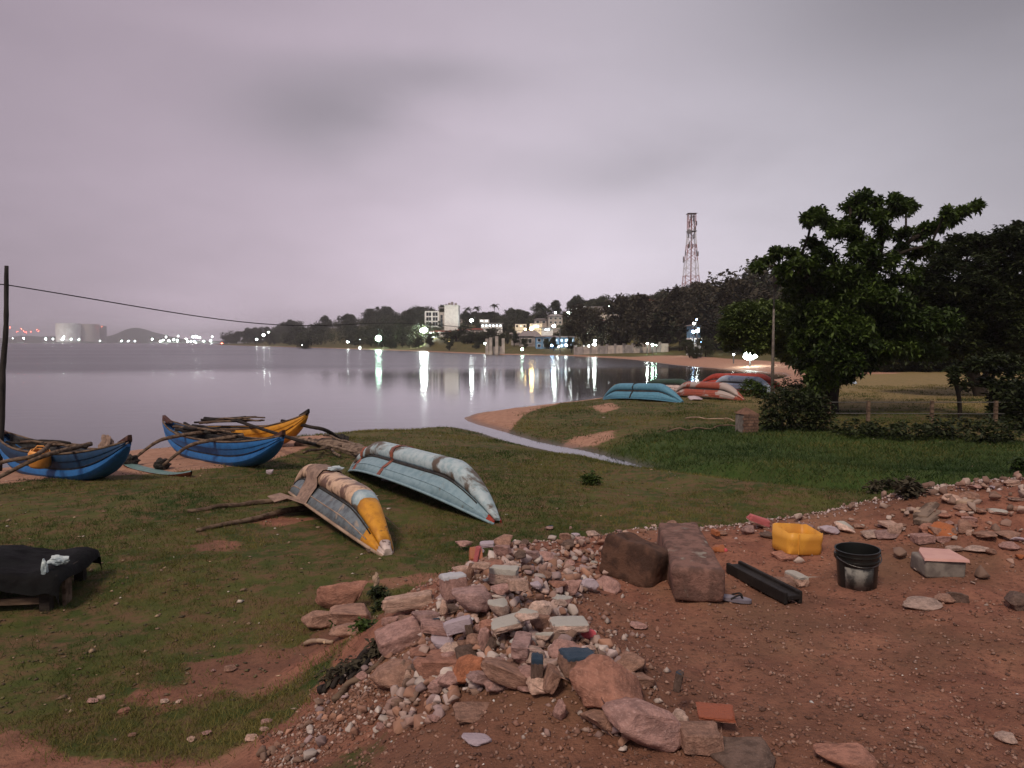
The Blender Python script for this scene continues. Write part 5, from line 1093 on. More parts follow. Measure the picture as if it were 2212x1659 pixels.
def z7(x, y, w_, h_, *a, **k): return stone(1200 + x / 2.37, 2000 + y / 2.37, w_ / 2.37, h_ / 2.37, *a, **k)
def z8(x, y, w_, h_, *a, **k): return stone(1800 + x / 1.843, 2300 + y / 1.843, w_ / 1.843, h_ / 1.843, *a, **k)
def z9(x, y, w_, h_, *a, **k): return stone(3100 + x / 2.37, 1800 + y / 2.37, w_ / 2.37, h_ / 2.37, *a, **k)
L_ = 'rubble heap'
z7(1560, 455, 300, 170, 'o', 'terracotta brick block at the top left end of the rubble heap', 'rock_orange', True, yaw=.1)
z7(1575, 520, 105, 190, 'p', 'leaning pink plaster slab in front of the terracotta block', 'rock_pink', True, lift=.06, rot=.2, deep=.5)
z7(1662, 445, 110, 95, 'w', 'white glazed chunk beside the pink plaster slab', 'rock_lilac', True, lift=.10, deep=.8)
z7(1825, 345, 175, 115, 'b', 'brown pointed stone at the very top of the heap', lift=.05); z7(1812, 435, 150, 110, 'p', 'pinkish stone just under the brown pointed one', lift=.05); z7(1970, 485, 92, 80, 'd', 'small round dark brown stone near the top of the heap', k=2, lift=.05)
z7(1725, 570, 180, 75, 'r', 'flat red brown stone right of the pink plaster slab', lift=.04); z7(1430, 610, 150, 140, 'l', 'pale pinkish stone left of the pink slab with a dark side', lift=.03); z7(1512, 640, 60, 130, 'b', 'upright narrow brown sliver below the pink slab', lift=.04)
z7(1290, 690, 185, 150, 'r', 'dark red rounded stone on the left slope of the heap'); z7(1355, 825, 190, 210, 'p', 'upright block with slate blue and white paint on its top', 'rock_white', True, lift=.07, yaw=.35)
z7(1822, 690, 215, 170, 'w', 'pale greenish white block high on the heap', 'rock_pale', True, lift=.05, yaw=-.15); z7(1790, 820, 155, 130, 'p', 'pink stone wedged between the pale blocks', lift=.05); z7(1950, 872, 150, 210, 'l', 'upright rounded pale pink block in the middle of the heap', blocky=True, lift=.09, deep=.6)
z7(1520, 965, 320, 250, 'u', 'largest purplish grey boulder in the heap with a pitted face', k=0, lift=.08, yaw=.2); z7(1605, 862, 150, 70, 'l', 'beige stone with a rusty hole lying on the purplish boulder', lift=.22, k=5); z7(1770, 975, 175, 160, 'g', 'grey stone with a lime top right of the purplish boulder', 'rock_pale', lift=.04)
z7(930, 930, 380, 130, 'l', 'long pinkish slab sticking out on the left of the heap', blocky=True, rot=-.1, lift=.05, yaw=.25); z7(850, 1030, 250, 110, 'b', 'brown stone under the long pinkish slab'); z7(1265, 1035, 155, 160, 'l', 'smooth pinkish grey stone left of the purplish boulder', lift=.07); z7(1095, 1060, 220, 200, 'u', 'mauve stone between the slab and the smooth stone', lift=.03)
z7(1375, 1085, 110, 110, 'd', 'small dark stone under the purplish boulder', lift=.02); z7(855, 1215, 340, 160, 'p', 'long mauve slab lying on the left edge of the heap, below the first one', blocky=True, rot=-.3, lift=.02, yaw=.3)
z7(1195, 1240, 250, 180, 'p', 'wedge of wall with a dark blue painted face', 'rock_blue', True, lift=.08, rot=.25, deep=.6); z7(1395, 1250, 215, 235, 'w', 'upright white painted shard with a dark blue edge', 'rock_lilac', True, lift=.08, rot=-.35, deep=.35, k=3)
z7(1500, 1235, 60, 170, 'd', 'thin dark blue edge piece leaning on the white shard', 'rock_hot' if 0 else 'rock_blue', True, lift=.06, deep=.5, rot=-.2); z7(1700, 1110, 185, 105, 'r', 'red brown stone in the hollow below the purplish boulder', lift=.02)
z7(1855, 1190, 255, 160, 'w', 'flat grey white stone left of the two beige ones', 'rock_pale', True, lift=.07, rot=-.25); z7(2035, 1232, 175, 115, 'w', 'beige pebble shaped stone lying on the long mauve block', 'rock_pale', lift=.14, k=2); z7(1640, 1275, 110, 190, 'p', 'upright brownish stone left of the long mauve block', lift=.03); z7(1700, 1290, 90, 150, 'd', 'dark gap stone beside the long mauve block')
z7(1985, 1385, 390, 200, 'u', 'long mauve block across the front of the heap', blocky=True, lift=.05, yaw=-.12); z7(1060, 1455, 185, 165, 'u', 'round purplish stone low on the left slope', k=0); z7(1300, 1450, 340, 170, 'r', 'long red brown block half buried below the white shard', blocky=True, yaw=-.1)
z7(1500, 1520, 330, 270, 'o', 'large orange brown wedge at the front of the heap', rot=-.45, k=4); z7(1860, 1600, 390, 180, 'b', 'elongated brown stone lying at the front of the heap', rot=.3, k=7, lift=.03); z7(820, 1500, 360, 230, 'b', 'wide brown lump of earth and stone on the left slope', k=8, sink=.35); z7(1120, 1320, 260, 110, 'r', 'crumbled red brick earth under the blue painted wedge', sink=.3)
z7(330, 850, 400, 250, 'r', 'big reddish boulder in the grass left of the heap, rear one', k=1, lift=.03, sink=.1); z7(110, 1030, 270, 190, 'b', 'brown boulder at the front left of the big reddish one', k=6); z7(405, 1020, 330, 170, 'b', 'flat layered red slab right of the boulders', lift=.03, k=7); z7(400, 1110, 320, 110, 'b', 'dark lower ledge under the flat red slab', sink=.2)
z8(590, 312, 145, 140, 'b', 'brownish grey angular stone left of the pale block', lift=.03); z8(775, 332, 220, 150, 'w', 'pale whitish block at the right of the heap', 'rock_pale', True, lift=.03, yaw=.1); z8(608, 428, 115, 60, 'w', 'small beige stone under the brownish grey one', 'rock_pale', lift=.05)
z8(918, 364, 92, 85, 'w', 'small hot pink shard beside the pale whitish block', 'rock_hot', lift=.01); z8(708, 92, 125, 78, 'w', 'small pale stone high on the right slope', 'rock_pale'); z8(745, 490, 180, 160, 'p', 'pinkish smooth stone behind the blue topped block', lift=.01, k=2)
z8(850, 640, 200, 160, 'b', 'block with a dark blue painted top', 'rock_blue', True, lift=.05, yaw=.3); z8(645, 700, 200, 220, 'b', 'brown stone with a dark blue painted side', 'rock', True, rot=.5); z8(550, 690, 70, 200, 'd', 'dark blue painted sliver on the side of the brown stone', 'rock_blue', True, lift=.03, deep=1.2)
z8(1070, 810, 440, 340, 'r', 'largest triangular brown boulder at the front of the heap', k=2, yaw=.3, lift=.03, rot=.3); z8(1050, 950, 250, 220, 'b', 'lower lobe under the triangular boulder', k=3, sink=.25); z8(1330, 1045, 480, 320, 'p', 'big greyish rough boulder at the bottom right of the heap', k=6, lift=.0, rot=.2)
z8(1565, 880, 125, 170, 'd', 'upright stone with a blue painted face', 'rock_hot' if 0 else 'rock_blue', True, lift=.10, deep=.5, rot=.1); z8(1575, 1000, 130, 160, 'g', 'grey stub below the blue painted face'); z8(1730, 1080, 230, 300, 'b', 'brown block under the terracotta tile', blocky=True, sink=.3)
z8(1840, 1000, 210, 75, 'r', 'flat terracotta tile on the brown block', 'rock_terra', True, lift=.05, deep=.7); z8(1220, 560, 210, 130, 'b', 'brown stone half buried right of the triangular boulder'); z8(715, 915, 80, 130, 'p', 'small pointed pinkish stone in the dirt below the heap'); z8(108, 1090, 165, 85, 'w', 'lilac shard lying in the dirt at the bottom', 'rock_lilac', sink=.3)
z8(2020, 1230, 380, 150, 'd', 'dark stone at the bottom edge right of the heap', sink=.35); z8(90, 900, 230, 80, 'b', 'flat splintered brown stone below the orange wedge', blocky=True, sink=.35); z8(1290, 660, 200, 90, 'b', 'flat brown slab of earth right of the triangular boulder', sink=.35)
def z10(x, y, w_, h_, *a, **k): return stone(2800 + x / 1.843, 2300 + y / 1.843, w_ / 1.843, h_ / 1.843, *a, **k)
z10(945, 1255, 330, 110, 'r', 'pinkish stone cut by the bottom edge of the picture'); z10(2100, 1090, 115, 60, 'g', 'single pale stone on the dark bare ground at the right', sink=.1); z10(2165, 105, 160, 120, 'd', 'dark stone at the right edge behind the bare ground', sink=.1)
z10(1500, 118, 230, 60, 'g', 'flat grey stone with a white fleck in front of the pink topped block', sink=.2); z10(1655, 82, 110, 60, 'b', 'small brown stone below the pink topped block'); z10(1750, 60, 120, 100, 'd', 'dark cavity stone under the pink topped block', sink=.3)
# stones round the concrete pieces
def zA(x, y, w_, h_, *a, **k): return stone(2300 + x / 2.458, 1900 + y / 2.458, w_ / 2.458, h_ / 2.458, *a, **k)
zA(180, 950, 210, 170, 'p', 'flat pale stone embedded left of the dark concrete block', sink=.3, k=2); zA(480, 1350, 140, 60, 'p', 'small flat stone in the red dirt in front of the blocks'); zA(45, 745, 70, 50, 'w', 'little white stone left of the dark concrete block', 'rock_pale')
zA(2010, 900, 270, 160, 'l', 'flat pale slab of concrete behind the black channel bar', 'rock_pale', True, sink=.2); zA(1890, 930, 180, 140, 'b', 'brown stone leaning on the flat pale slab', sink=.25); zA(1540, 430, 120, 90, 'u', 'mauve stone at the edge left of the yellow tub')
zA(1640, 395, 180, 75, 'w', 'bright pink plaster slab at the edge left of the yellow tub', 'rock_pink', True, lift=.05, rot=.35); zA(1220, 480, 120, 80, 'o', 'orange plastic shard behind the tall concrete block', 'rock_orange', True, lift=.02); zA(1260, 600, 130, 90, 'o', 'pale orange shard right of the tall concrete block', 'rock_orange', sink=.3)
zA(1320, 620, 70, 40, 'o', 'small red shard beside the pale orange one', 'rock_hot'); zA(1890, 670, 180, 80, 'r', 'red brown stone under the yellow tub', blocky=True, sink=.2); zA(1280, 455, 110, 50, 'b', 'grey stone behind the orange shard'); zA(1720, 480, 130, 60, 'd', 'dark stone left of the yellow tub')
# right heap
z9(340, 652, 150, 90, 'w', 'white lilac stone right of the yellow tub', 'rock_lilac'); z9(495, 632, 175, 95, 'w', 'white oblong stone with a reddish end', 'rock_pale', rot=.35, k=2); z9(745, 690, 165, 65, 'g', 'flat grey stone between the tub and the plank heap'); z9(905, 605, 150, 80, 'l', 'beige block at the left end of the plank heap', blocky=True)
z9(960, 655, 160, 110, 'l', 'mauve stone below the beige block'); z9(870, 695, 170, 80, 'u', 'purplish flat stone below the mauve one'); z9(1205, 735, 155, 85, 'p', 'square pinkish stone in front of the plank heap', blocky=True); z9(1400, 670, 200, 150, 'o', 'orange brown brick lump in the plank heap', 'rock_orange', k=2)
z9(1330, 670, 130, 130, 'b', 'brown stone beside the orange brown brick'); z9(1605, 640, 250, 160, 'b', 'large rounded brown stone right of the orange brick'); z9(1795, 700, 220, 120, 'b', 'brown stone at the right of the plank heap'); z9(1485, 360, 165, 85, 'l', 'pale stone on the back of the right heap'); z9(1640, 340, 145, 85, 'b', 'brown stone on the crest of the right heap')
z9(2000, 700, 170, 90, 'b', 'flat brown stone at the right edge of the heap'); z9(1705, 830, 190, 60, 'g', 'flat grey stone at the foot of the right heap'); z9(2020, 215, 150, 65, 'l', 'stone on the far crest of the right heap'); z9(1842, 252, 50, 42, 'w', 'small white stone on the crest of the right heap', 'rock_lilac'); z9(1250, 640, 160, 100, 'r', 'reddish stone under the planks')
z9(2100, 900, 60, 70, 'o', 'small orange shard at the right edge', 'rock_orange'); z9(1900, 480, 130, 50, 'w', 'pale shard on the sandy slope of the right heap', 'rock_pale'); z9(1700, 250, 110, 60, 'p', 'pink stone at the back of the right heap'); z9(2060, 730, 150, 40, 'w', 'white torn scrap at the right edge of the heap', 'rock_lilac')
for i in range(28):
    x = g.uniform(1300, 2120); y = g.uniform(200, 860)
    if y < 640 - (x - 1000) * .38 or y > 900: continue
    z9(x, y, g.uniform(50, 150), g.uniform(35, 90), g.choice('bbbpprgl'), 'nondescript brown or grey stone in the right rubble heap', group='stones of the right rubble heap')
# planks in the right heap
def slab(x0, y0, x1, y1, wd, th, label, mt='plank', zl=.06):
    a = Sx(3100 + x0 / 2.37, 1800 + y0 / 2.37); b = Sx(3100 + x1 / 2.37, 1800 + y1 / 2.37); 
    b = PD((3100 + x1 / 2.37) * .553, (1800 + y1 / 2.37) * .553, a.y + .35); d = b - a; c = a + d / 2 + V3(0, 0, zl * .5)
    o = MB().box((0, 0, 0), (d.length, wd, th)).build('plank', M[mt], None, loc=c, bevel=.006); o.rotation_euler = d.to_track_quat('X', 'Z').to_euler(); T(o, label, 'plank')
slab(1140, 515, 1205, 425, .05, .03, 'short pale plank end standing up at the left of the right heap'); slab(1010, 490, 1135, 522, .035, .02, 'thin pale stick crossing the plank end'); slab(1170, 560, 1330, 415, .11, .04, 'wide reddish board in the right heap, leftmost of the leaning ones', 'woodg')
slab(1180, 610, 1500, 440, .12, .045, 'longest grey board leaning on the right heap', 'woodg'); slab(1120, 590, 1300, 480, .03, .02, 'thin dark strip beside the longest board', 'wood'); slab(1560, 430, 1760, 362, .09, .04, 'pale board on the upper part of the right heap', 'plank')
# fill stones of the main heap
fill = [((1000, 1180), (1430, 1150), (1250, 1330), (1330, 1480), (1150, 1500), (850, 1500), (830, 1330), (980, 1250))]
poly = np.array(fill[0], float); nfill = 0
while nfill < 96:
    U, V = g.uniform(830, 1440), g.uniform(1140, 1560)
    if sdist(np.array([U]), np.array([V]), poly)[0] < 0: continue
    near = (V - 1100) / 400; s_ = g.uniform(16, 42) * (.6 + .7 * near); sc = 1 / .553
    if U > 1250 and g.random() < .5: s_ *= .5
    stone(U * sc, V * sc, s_ * sc, s_ * sc * g.uniform(.6, .9), g.choice('pppuulgbbrwd'), None, lift=g.uniform(0, .04), mk='rock' if g.random() < .86 else g.choice(['rock_pale', 'rock_white', 'rock_blue', 'rock_lilac'])); nfill += 1
for i in range(32):   # along the far rim
    t = g.random(); U = 1120 + 1000 * t; V = 1152 - 14 * min(t * 3, 1) + g.uniform(-8, 12); s_ = g.uniform(9, 24); stone(U / .553, V / .553, s_ / .553, s_ * .6 / .553, g.choice('pplwgub'), 'small broken stone along the far rim of the dirt bank', mk='rock' if g.random() < .8 else g.choice(['rock_pale', 'rock_lilac', 'rock_blue']), group='small stones along the far rim of the dirt bank')
for i in range(18):   # down the left slope and at its foot
    U, V = g.uniform(690, 960), g.uniform(1440, 1590); s_ = g.uniform(9, 26); stone(U / .553, V / .553, s_ / .553, s_ * .75 / .553, g.choice('rrpbbl'), 'small reddish stone spilled down the left slope of the heap', group='small stones on the left slope')
for i in range(16):
    U, V = g.uniform(140, 640), g.uniform(1440, 1600); s_ = g.uniform(8, 22); stone(U / .553, V / .553, s_ / .553, s_ * .6 / .553, g.choice('plrbw'), 'small pale stone scattered on the dark grass at the lower left', group='small stones on the lower left grass')

# every small stone of the heap is named by the nearest striking stone
LM = [(1580, 455, 7, 'the terracotta block'), (1825, 345, 7, 'the brown pointed stone'), (1355, 825, 7, 'the slate and white painted block'), (1820, 690, 7, 'the pale greenish block'), (1950, 872, 7, 'the upright pale pink block'), (1520, 965, 7, 'the largest purplish boulder'), (930, 930, 7, 'the long pinkish slab'), (1265, 1035, 7, 'the smooth pinkish grey stone'),
      (1195, 1240, 7, 'the dark blue painted wedge'), (1395, 1250, 7, 'the white painted shard'), (1855, 1190, 7, 'the flat grey white stone'), (1985, 1385, 7, 'the long mauve block'), (1300, 1450, 7, 'the long red brown block'), (1500, 1520, 7, 'the orange brown wedge'), (855, 1215, 7, 'the lower mauve slab'),
      (775, 332, 8, 'the pale whitish block'), (918, 364, 8, 'the hot pink shard'), (850, 605, 8, 'the blue topped block'), (1070, 790, 8, 'the triangular boulder'), (1330, 1045, 8, 'the big greyish boulder'), (645, 700, 8, 'the stone with a dark blue side'), (1970, 485, 7, 'the small round dark stone'), (1790, 820, 7, 'the wedged pink stone')]
LMp = [((1200 + x / 2.37, 2000 + y / 2.37) if k == 7 else (1800 + x / 1.843, 2300 + y / 1.843), n) for x, y, k, n in LM]; seen = {}
def to_px(v):
    q = Vector(v) - cam.location; dep = q.y * math.cos(TH) - q.z * math.sin(TH); up = q.z * math.cos(TH) + q.y * math.sin(TH); return (512 + q.x / dep * F) * 3.90625, (384 - up / dep * F) * 3.90625
for o in [o for o in COL.objects if o.get('group') == 'broken stones of the rubble heap']:
    x, y = to_px(o.location); (lx, ly), nm = min(LMp, key=lambda q: (q[0][0] - x) ** 2 + (q[0][1] - y) ** 2); dx, dy = x - lx, y - ly
    rel = ('right of' if dx > 0 else 'left of') if abs(dx) > abs(dy) * 1.3 else (('in front of' if dy > 0 else 'behind') if abs(dy) > abs(dx) * 1.3 else (('in front and to the right of' if dx > 0 else 'in front and to the left of') if dy > 0 else ('behind and to the right of' if dx > 0 else 'behind and to the left of')))
    c_ = o.color; lum_ = sum(c_[:3]) / 3; hue = 'dark' if lum_ < .5 else ('pale' if lum_ > 1.35 else ('reddish' if c_[2] < .55 * c_[0] else ('grey' if c_[2] > .93 * c_[0] and c_[1] > .93 * c_[0] else ('brown' if lum_ < .8 else 'mauve'))))
    sz = 'small' if o.scale.x < .08 else ('middling' if o.scale.x < .13 else 'larger'); lab = f'{sz} {hue} broken stone {rel} {nm}'; n_s = seen.get(lab, 0); seen[lab] = n_s + 1; o['label'] = lab if n_s == 0 else lab.replace(' broken', [' rough', ' chipped', ' jagged', ' blunt'][min(n_s - 1, 3)])
# gravel and chips (nobody could count them)
def scatter(n, fpos, smin, smax, cols, name, label, mt, seed, power=2.5, flat=.6):
    gg = np.random.default_rng(seed); x, y = fpos(gg, n); n = len(x); z = height(x, y); s_ = smin + (smax - smin) * gg.random(n) ** power
    oc = np.array([(1, 0, 0), (-1, 0, 0), (0, 1, 0), (0, -1, 0), (0, 0, 1), (0, 0, -1)], float); V = oc[None] * gg.uniform(.6, 1.2, (n, 6, 1)) + gg.normal(0, .16, (n, 6, 3)); V[..., 2] *= flat
    a = gg.uniform(0, 6.28, n); ca, sa = np.cos(a)[:, None], np.sin(a)[:, None]; vx = V[..., 0] * ca - V[..., 1] * sa * .7; vy = V[..., 0] * sa + V[..., 1] * ca * .7
    V = np.stack([vx, vy, V[..., 2]], 2) * s_[:, None, None] * .5 + np.stack([x, y, z + s_ * .12], 1)[:, None]
    fc = np.array([(0, 2, 4), (2, 1, 4), (1, 3, 4), (3, 0, 4), (2, 0, 5), (1, 2, 5), (3, 1, 5), (0, 3, 5)]); Fc = (fc[None] + np.arange(n)[:, None, None] * 6).reshape(-1, 3)
    me = npmesh(name, V.reshape(-1, 3), Fc); cols = np.array(cols); c = cols[gg.integers(0, len(cols), n)] * gg.uniform(.7, 1.2, (n, 1)); col_attr(me, 'tint', np.repeat(c, 6, 0)); o = link(name, me, mt); T(o, label, kind='stuff'); return o
m, nt, b = newmat('chips'); at_ = nt.nodes.new('ShaderNodeAttribute'); at_.attribute_name = 'tint'; nt.links.new(at_.outputs['Color'], b.inputs['Base Color']); b.inputs['Roughness'].default_value = .9; M['chips'] = m
def low_rock(seed):
    g = random.Random(seed); bm = bmesh.new()
    for i in range(12): bm.verts.new(Vector((g.gauss(0, 1), g.gauss(0, 1), g.gauss(0, 1))).normalized() * g.uniform(.38, .55))
    bmesh.ops.convex_hull(bm, input=bm.verts[:]); bmesh.ops.delete(bm, geom=[v for v in bm.verts if not v.link_faces], context='VERTS'); bmesh.ops.bevel(bm, geom=bm.edges[:], offset=.03, segments=1, affect='EDGES'); bmesh.ops.triangulate(bm, faces=bm.faces[:]); bm.verts.index_update()
    V = np.array([v.co[:] for v in bm.verts]); Fc = np.array([[v.index for v in f.verts] for f in bm.faces]); bm.free(); return V, Fc
LR = [low_rock(400 + i) for i in range(10)]
def rock_stuff(n, fpos, smin, smax, cols, name, label, seed, power=1.5, lift=.3):
    gg = np.random.default_rng(seed); x, y = fpos(gg, n); z = height(x, y); VV = []; FF = []; CL = []; off = 0; cols = np.array(cols)
    for i in range(len(x)):
        V, Fc = LR[i % 10]; s_ = smin + (smax - smin) * gg.random() ** power; q, r_ = np.linalg.qr(gg.normal(size=(3, 3))); v = (V * gg.uniform(.65, 1.2, 3)) @ q * s_; v[:, 2] *= .85
        VV.append(v + np.array([x[i], y[i], z[i] + s_ * lift * gg.uniform(.3, 1.6)])); FF.append(Fc + off); off += len(V); CL.append(np.tile(cols[gg.integers(0, len(cols))] * gg.uniform(.75, 1.2), (len(V), 1)))
    me = npmesh(name, np.concatenate(VV), np.concatenate(FF)); col_attr(me, 'tint', np.concatenate(CL)); o = link(name, me, M['chips']); T(o, label, kind='stuff'); return o
def on_bank(gg, n):
    rr = 1.6 * (11 / 1.6) ** gg.random(n * 2); t = gg.uniform(-.95, .95, n * 2); x, y = rr * t, rr; e = sdist(x, y, EDGE); k = (e > -.6 - .5 * gg.random(n * 2)); return x[k][:n], y[k][:n]
DC = [(.22, .115, .08), (.17, .085, .06), (.28, .16, .12), (.12, .062, .045), (.30, .19, .15), (.2, .10, .075)]
scatter(34000, on_bank, .005, .036, DC, 'gravel', 'fine reddish gravel strewn over the dirt bank', M['chips'], 1, 2.2)
scatter(260, on_bank, .006, .028, [(.62, .56, .52), (.55, .45, .42), (.5, .5, .5)], 'chips', 'tiny pale chips strewn over the dirt bank', M['chips'], 2)
def heap_pts(gg, n):
    U = gg.uniform(680, 1500, n * 3); V = gg.uniform(1140, 1640, n * 3); wgt = np.exp(-((U - (1150 + (V - 1400) * .5)) / 170) ** 2) * np.where((V > 1490) & (U < 1300), .25, 1); k = gg.random(n * 3) < wgt; U, V = U[k][:n], V[k][:n]; xy = np.array([P(u, v, 1.3) for u, v in zip(U, V)]); return xy[:, 0], xy[:, 1]
scatter(2600, heap_pts, .012, .060, [(.30, .19, .15), (.28, .15, .11), (.36, .26, .22), (.2, .10, .075), (.42, .35, .32), (.26, .17, .15)], 'rubble_fragments', 'small broken fragments between the stones of the heap', M['chips'], 3, 2.0, .75)
HP = np.array([(985, 1200), (1090, 1160), (1330, 1150), (1300, 1230), (1230, 1310), (1290, 1400), (1400, 1560), (1350, 1590), (1250, 1490), (1080, 1470), (930, 1480), (830, 1450), (860, 1360), (960, 1270)], float)
def core_pts(gg, n):
    U = gg.uniform(800, 1410, n * 6); V = gg.uniform(1150, 1620, n * 6); k = sdist(U, V, HP) > -18 * gg.random(n * 6); U, V = U[k][:n], V[k][:n]; xy = np.array([P(u, v, 1.42) for u, v in zip(U, V)]); return xy[:, 0], xy[:, 1]
RC = [(.37, .27, .24), (.31, .20, .17), (.41, .31, .28), (.27, .15, .11), (.30, .22, .22), (.46, .40, .37), (.20, .13, .10), (.36, .20, .14), (.42, .34, .33)]
rock_stuff(1300, core_pts, .03, .105, RC, 'rubble', 'mass of small broken stones packed between the larger ones of the heap', 31)
def rheap_pts(gg, n):
    x = m1[0] + gg.normal(.1, 1.05, n); y = m1[1] + gg.normal(-.15, .75, n); return x, y
rock_stuff(420, rheap_pts, .03, .13, [(.30, .20, .16), (.24, .15, .12), (.36, .27, .23), (.20, .13, .10), (.42, .34, .30)], 'rubble', 'mass of brown broken stones making up the right heap', 32, 1.8)
def rim_pts(gg, n):
    t = gg.random(n); U = 1080 + 1150 * t; V = 1160 - 24 * np.minimum(t * 4, 1) + gg.normal(0, 10, n); xy = np.array([P(u, v, 1.35) for u, v in zip(U, V)]); return xy[:, 0], xy[:, 1]
scatter(2600, rim_pts, .012, .05, [(.40, .30, .29), (.5, .42, .42), (.25, .15, .12), (.46, .36, .33)], 'rubble_fragments', 'small fragments along the far rim of the dirt bank', M['chips'], 4, 1.6, .7)
def slope_pts(gg, n):
    U = gg.uniform(560, 1000, n); V = 1640 - (U - 560) * .42 + gg.normal(0, 45, n); xy = np.array([P(u, v, .9) for u, v in zip(U, V)]); return xy[:, 0], xy[:, 1]
rock_stuff(170, slope_pts, .02, .08, RC[3:8], 'rubble', 'brown and red stones spilling down the left slope', 33)
scatter(3000, slope_pts, .008, .045, DC + [(.44, .34, .30)], 'rubble_fragments', 'small reddish fragments down the left slope', M['chips'], 5, 1.8, .7)
def lawn_pts(gg, n):
    rr = 5 * (34 / 5) ** gg.random(n * 2); t = gg.uniform(-.9, .9, n * 2); x, y = rr * t, rr; e = sdist(x, y, EDGE); d = sdist(x, y, LAND); k = (e < -1) & (d > .3); return x[k][:n], y[k][:n]
scatter(700, lawn_pts, .02, .10, [(.50, .44, .38), (.34, .25, .18), (.42, .30, .2), (.25, .17, .12)], 'litter', 'small pale scraps and shells strewn over the grass', M['chips'], 6, 2.0, .35)
scatter(6000, lawn_pts, .015, .06, [(.10, .07, .04), (.16, .11, .07), (.07, .06, .03), (.13, .11, .05)], 'dead_leaves', 'dry leaves and clods strewn over the grass', M['chips'], 7, 1.5, .3)

# ------------------------------------------------------------------ concrete blocks, channel, tub, bucket
M['block'] = mat('old_concrete', (.24, .135, .11), (.13, .075, .062), 9, .85, 1.0, .03, c3=(.30, .27, .23), s3=6, thr3=(.60, .70)); M['blockd'] = mat('dark_concrete', (.110, .058, .040), (.055, .030, .022), 8, .9, .9, .03)
def bigblock(name, c, size, rot, mt, label, amp=.02, seed=1, taper=0):
    bm = bmesh.new(); bmesh.ops.create_cube(bm, size=1)
    for v in bm.verts:
        k = 1 - taper * (v.co.x + .5); v.co = Vector((v.co.x * size[0], v.co.y * size[1] * k, v.co.z * size[2] * k))
    bmesh.ops.bevel(bm, geom=bm.edges[:], offset=min(size) * .16, segments=3, affect='EDGES', profile=.6)
    for _ in range(3):
        le = [e for e in bm.edges if e.calc_length() > .06]; 
        if le: bmesh.ops.subdivide_edges(bm, edges=le, cuts=1, use_grid_fill=True)
    bmesh.ops.triangulate(bm, faces=bm.faces[:]); off = V3(seed * 13, 0, 0)
    for v in bm.verts: v.co += v.normal * (amp * mnoise.noise(v.co * 6 + off) + amp * .6 * mnoise.noise(v.co * 19 + off)) if v.normal.length > 0 else V3(0, 0, 0)
    me = bpy.data.meshes.new(name); bm.to_mesh(me); bm.free(); me.polygons.foreach_set('use_smooth', np.ones(len(me.polygons), bool)); o = link(name, me, mt, None, c, rot); T(o, label, 'concrete block'); return o
zc_ = hz(1.27, 5.2)
bigblock('concrete_block', (1.27, 5.44, zc_ + .105), (1.44, .325, .22), (0, R(-1.5), math.atan2(1.40, .17) + math.pi), M['block'], 'long worn concrete block lying end on to the viewer', .016, 2, .0)
p1 = G(1457, 1281); p0 = G(1350, 1225); d = (p1 - p0); c = V3(.885, 5.30, hz(.885, 5.3) + .11)
bigblock('concrete_block', c, (.44, .30, .31), (R(-12), R(7), R(-46)), M['blockd'], 'dark half buried concrete block on the left of the long worn one', .022, 5, .12)
q = G(1333, 1222); bigblock('concrete_block', q + V3(.03, .14, .05), (.20, .16, .15), (0, 0, R(-35)), M['blockd'], 'small dark stub sticking out left of the dark concrete block', .010, 7)
# black channel bar
a_, b_ = Sx(2300 + 1400 / 2.458, 1900 + 830 / 2.458), Sx(2300 + 1950 / 2.458, 1900 + 1125 / 2.458); d = b_ - a_; L_c = d.length + .05; M['black'] = mat('black_rubber', (.022, .019, .018), (.012, .010, .010), 9, .7, .4, .01, spec=.35)
root = empty('channel_bar', (a_ + b_) / 2); root.rotation_euler = d.to_track_quat('X', 'Z').to_euler(); T(root, 'black grooved channel bar lying on the red dirt', 'bar')
MB().box((0, 0, .045), (L_c, .09, .03)).build('web', M['black'], root, bevel=.006); MB().box((0, .050, .042), (L_c * .99, .026, .08)).build('flange', M['black'], root, bevel=.008); MB().box((0, -.050, .040), (L_c * .97, .026, .075)).build('flange', M['black'], root, bevel=.008)
# yellow tub: jerry can with its top cut off
q = G(1728, 1196); m = q.y / F * K; wd = 88 * m; hh = 54 * m
root = empty('yellow_tub', (q.x, q.y + wd * .25, q.z - .01), (R(-3), R(4), R(12))); T(root, 'yellow plastic can with its top cut off, standing on the dirt rim', 'tub')
def rrect(a, b, r_, n=6):
    o = []
    for cx, cy_, s0 in ((a - r_, b - r_, 0), (-a + r_, b - r_, 90), (-a + r_, -b + r_, 180), (a - r_, -b + r_, 270)):
        for k in range(n + 1): t = R(s0 + 90 * k / n); o.append((cx + r_ * math.cos(t), cy_ + r_ * math.sin(t)))
    return o
def shell(levels, mt, name, parent, thick=.004):
    vs = []; fs = []
    for a, b, r_, z in levels: vs += [(x, y, z) for x, y in rrect(a, b, r_)]
    n = 28
    for i in range(len(levels) - 1):
        for k in range(n): fs.append((i * n + k, i * n + (k + 1) % n, (i + 1) * n + (k + 1) % n, (i + 1) * n + k))
    fs.append(tuple(range(n))[::-1]); g3 = random.Random(3)
    for i in range(n): x, y, z = vs[-n + i]; vs[-n + i] = (x, y, z + .004 * math.sin(i * 1.1) + (.012 if y > 0 else -.014))
    o = MB().add(vs, fs).build(name, mt, parent, smooth=True); md = o.modifiers.new('s', 'SOLIDIFY'); md.thickness = thick; o.data.set_sharp_from_angle(angle=R(50)); return o
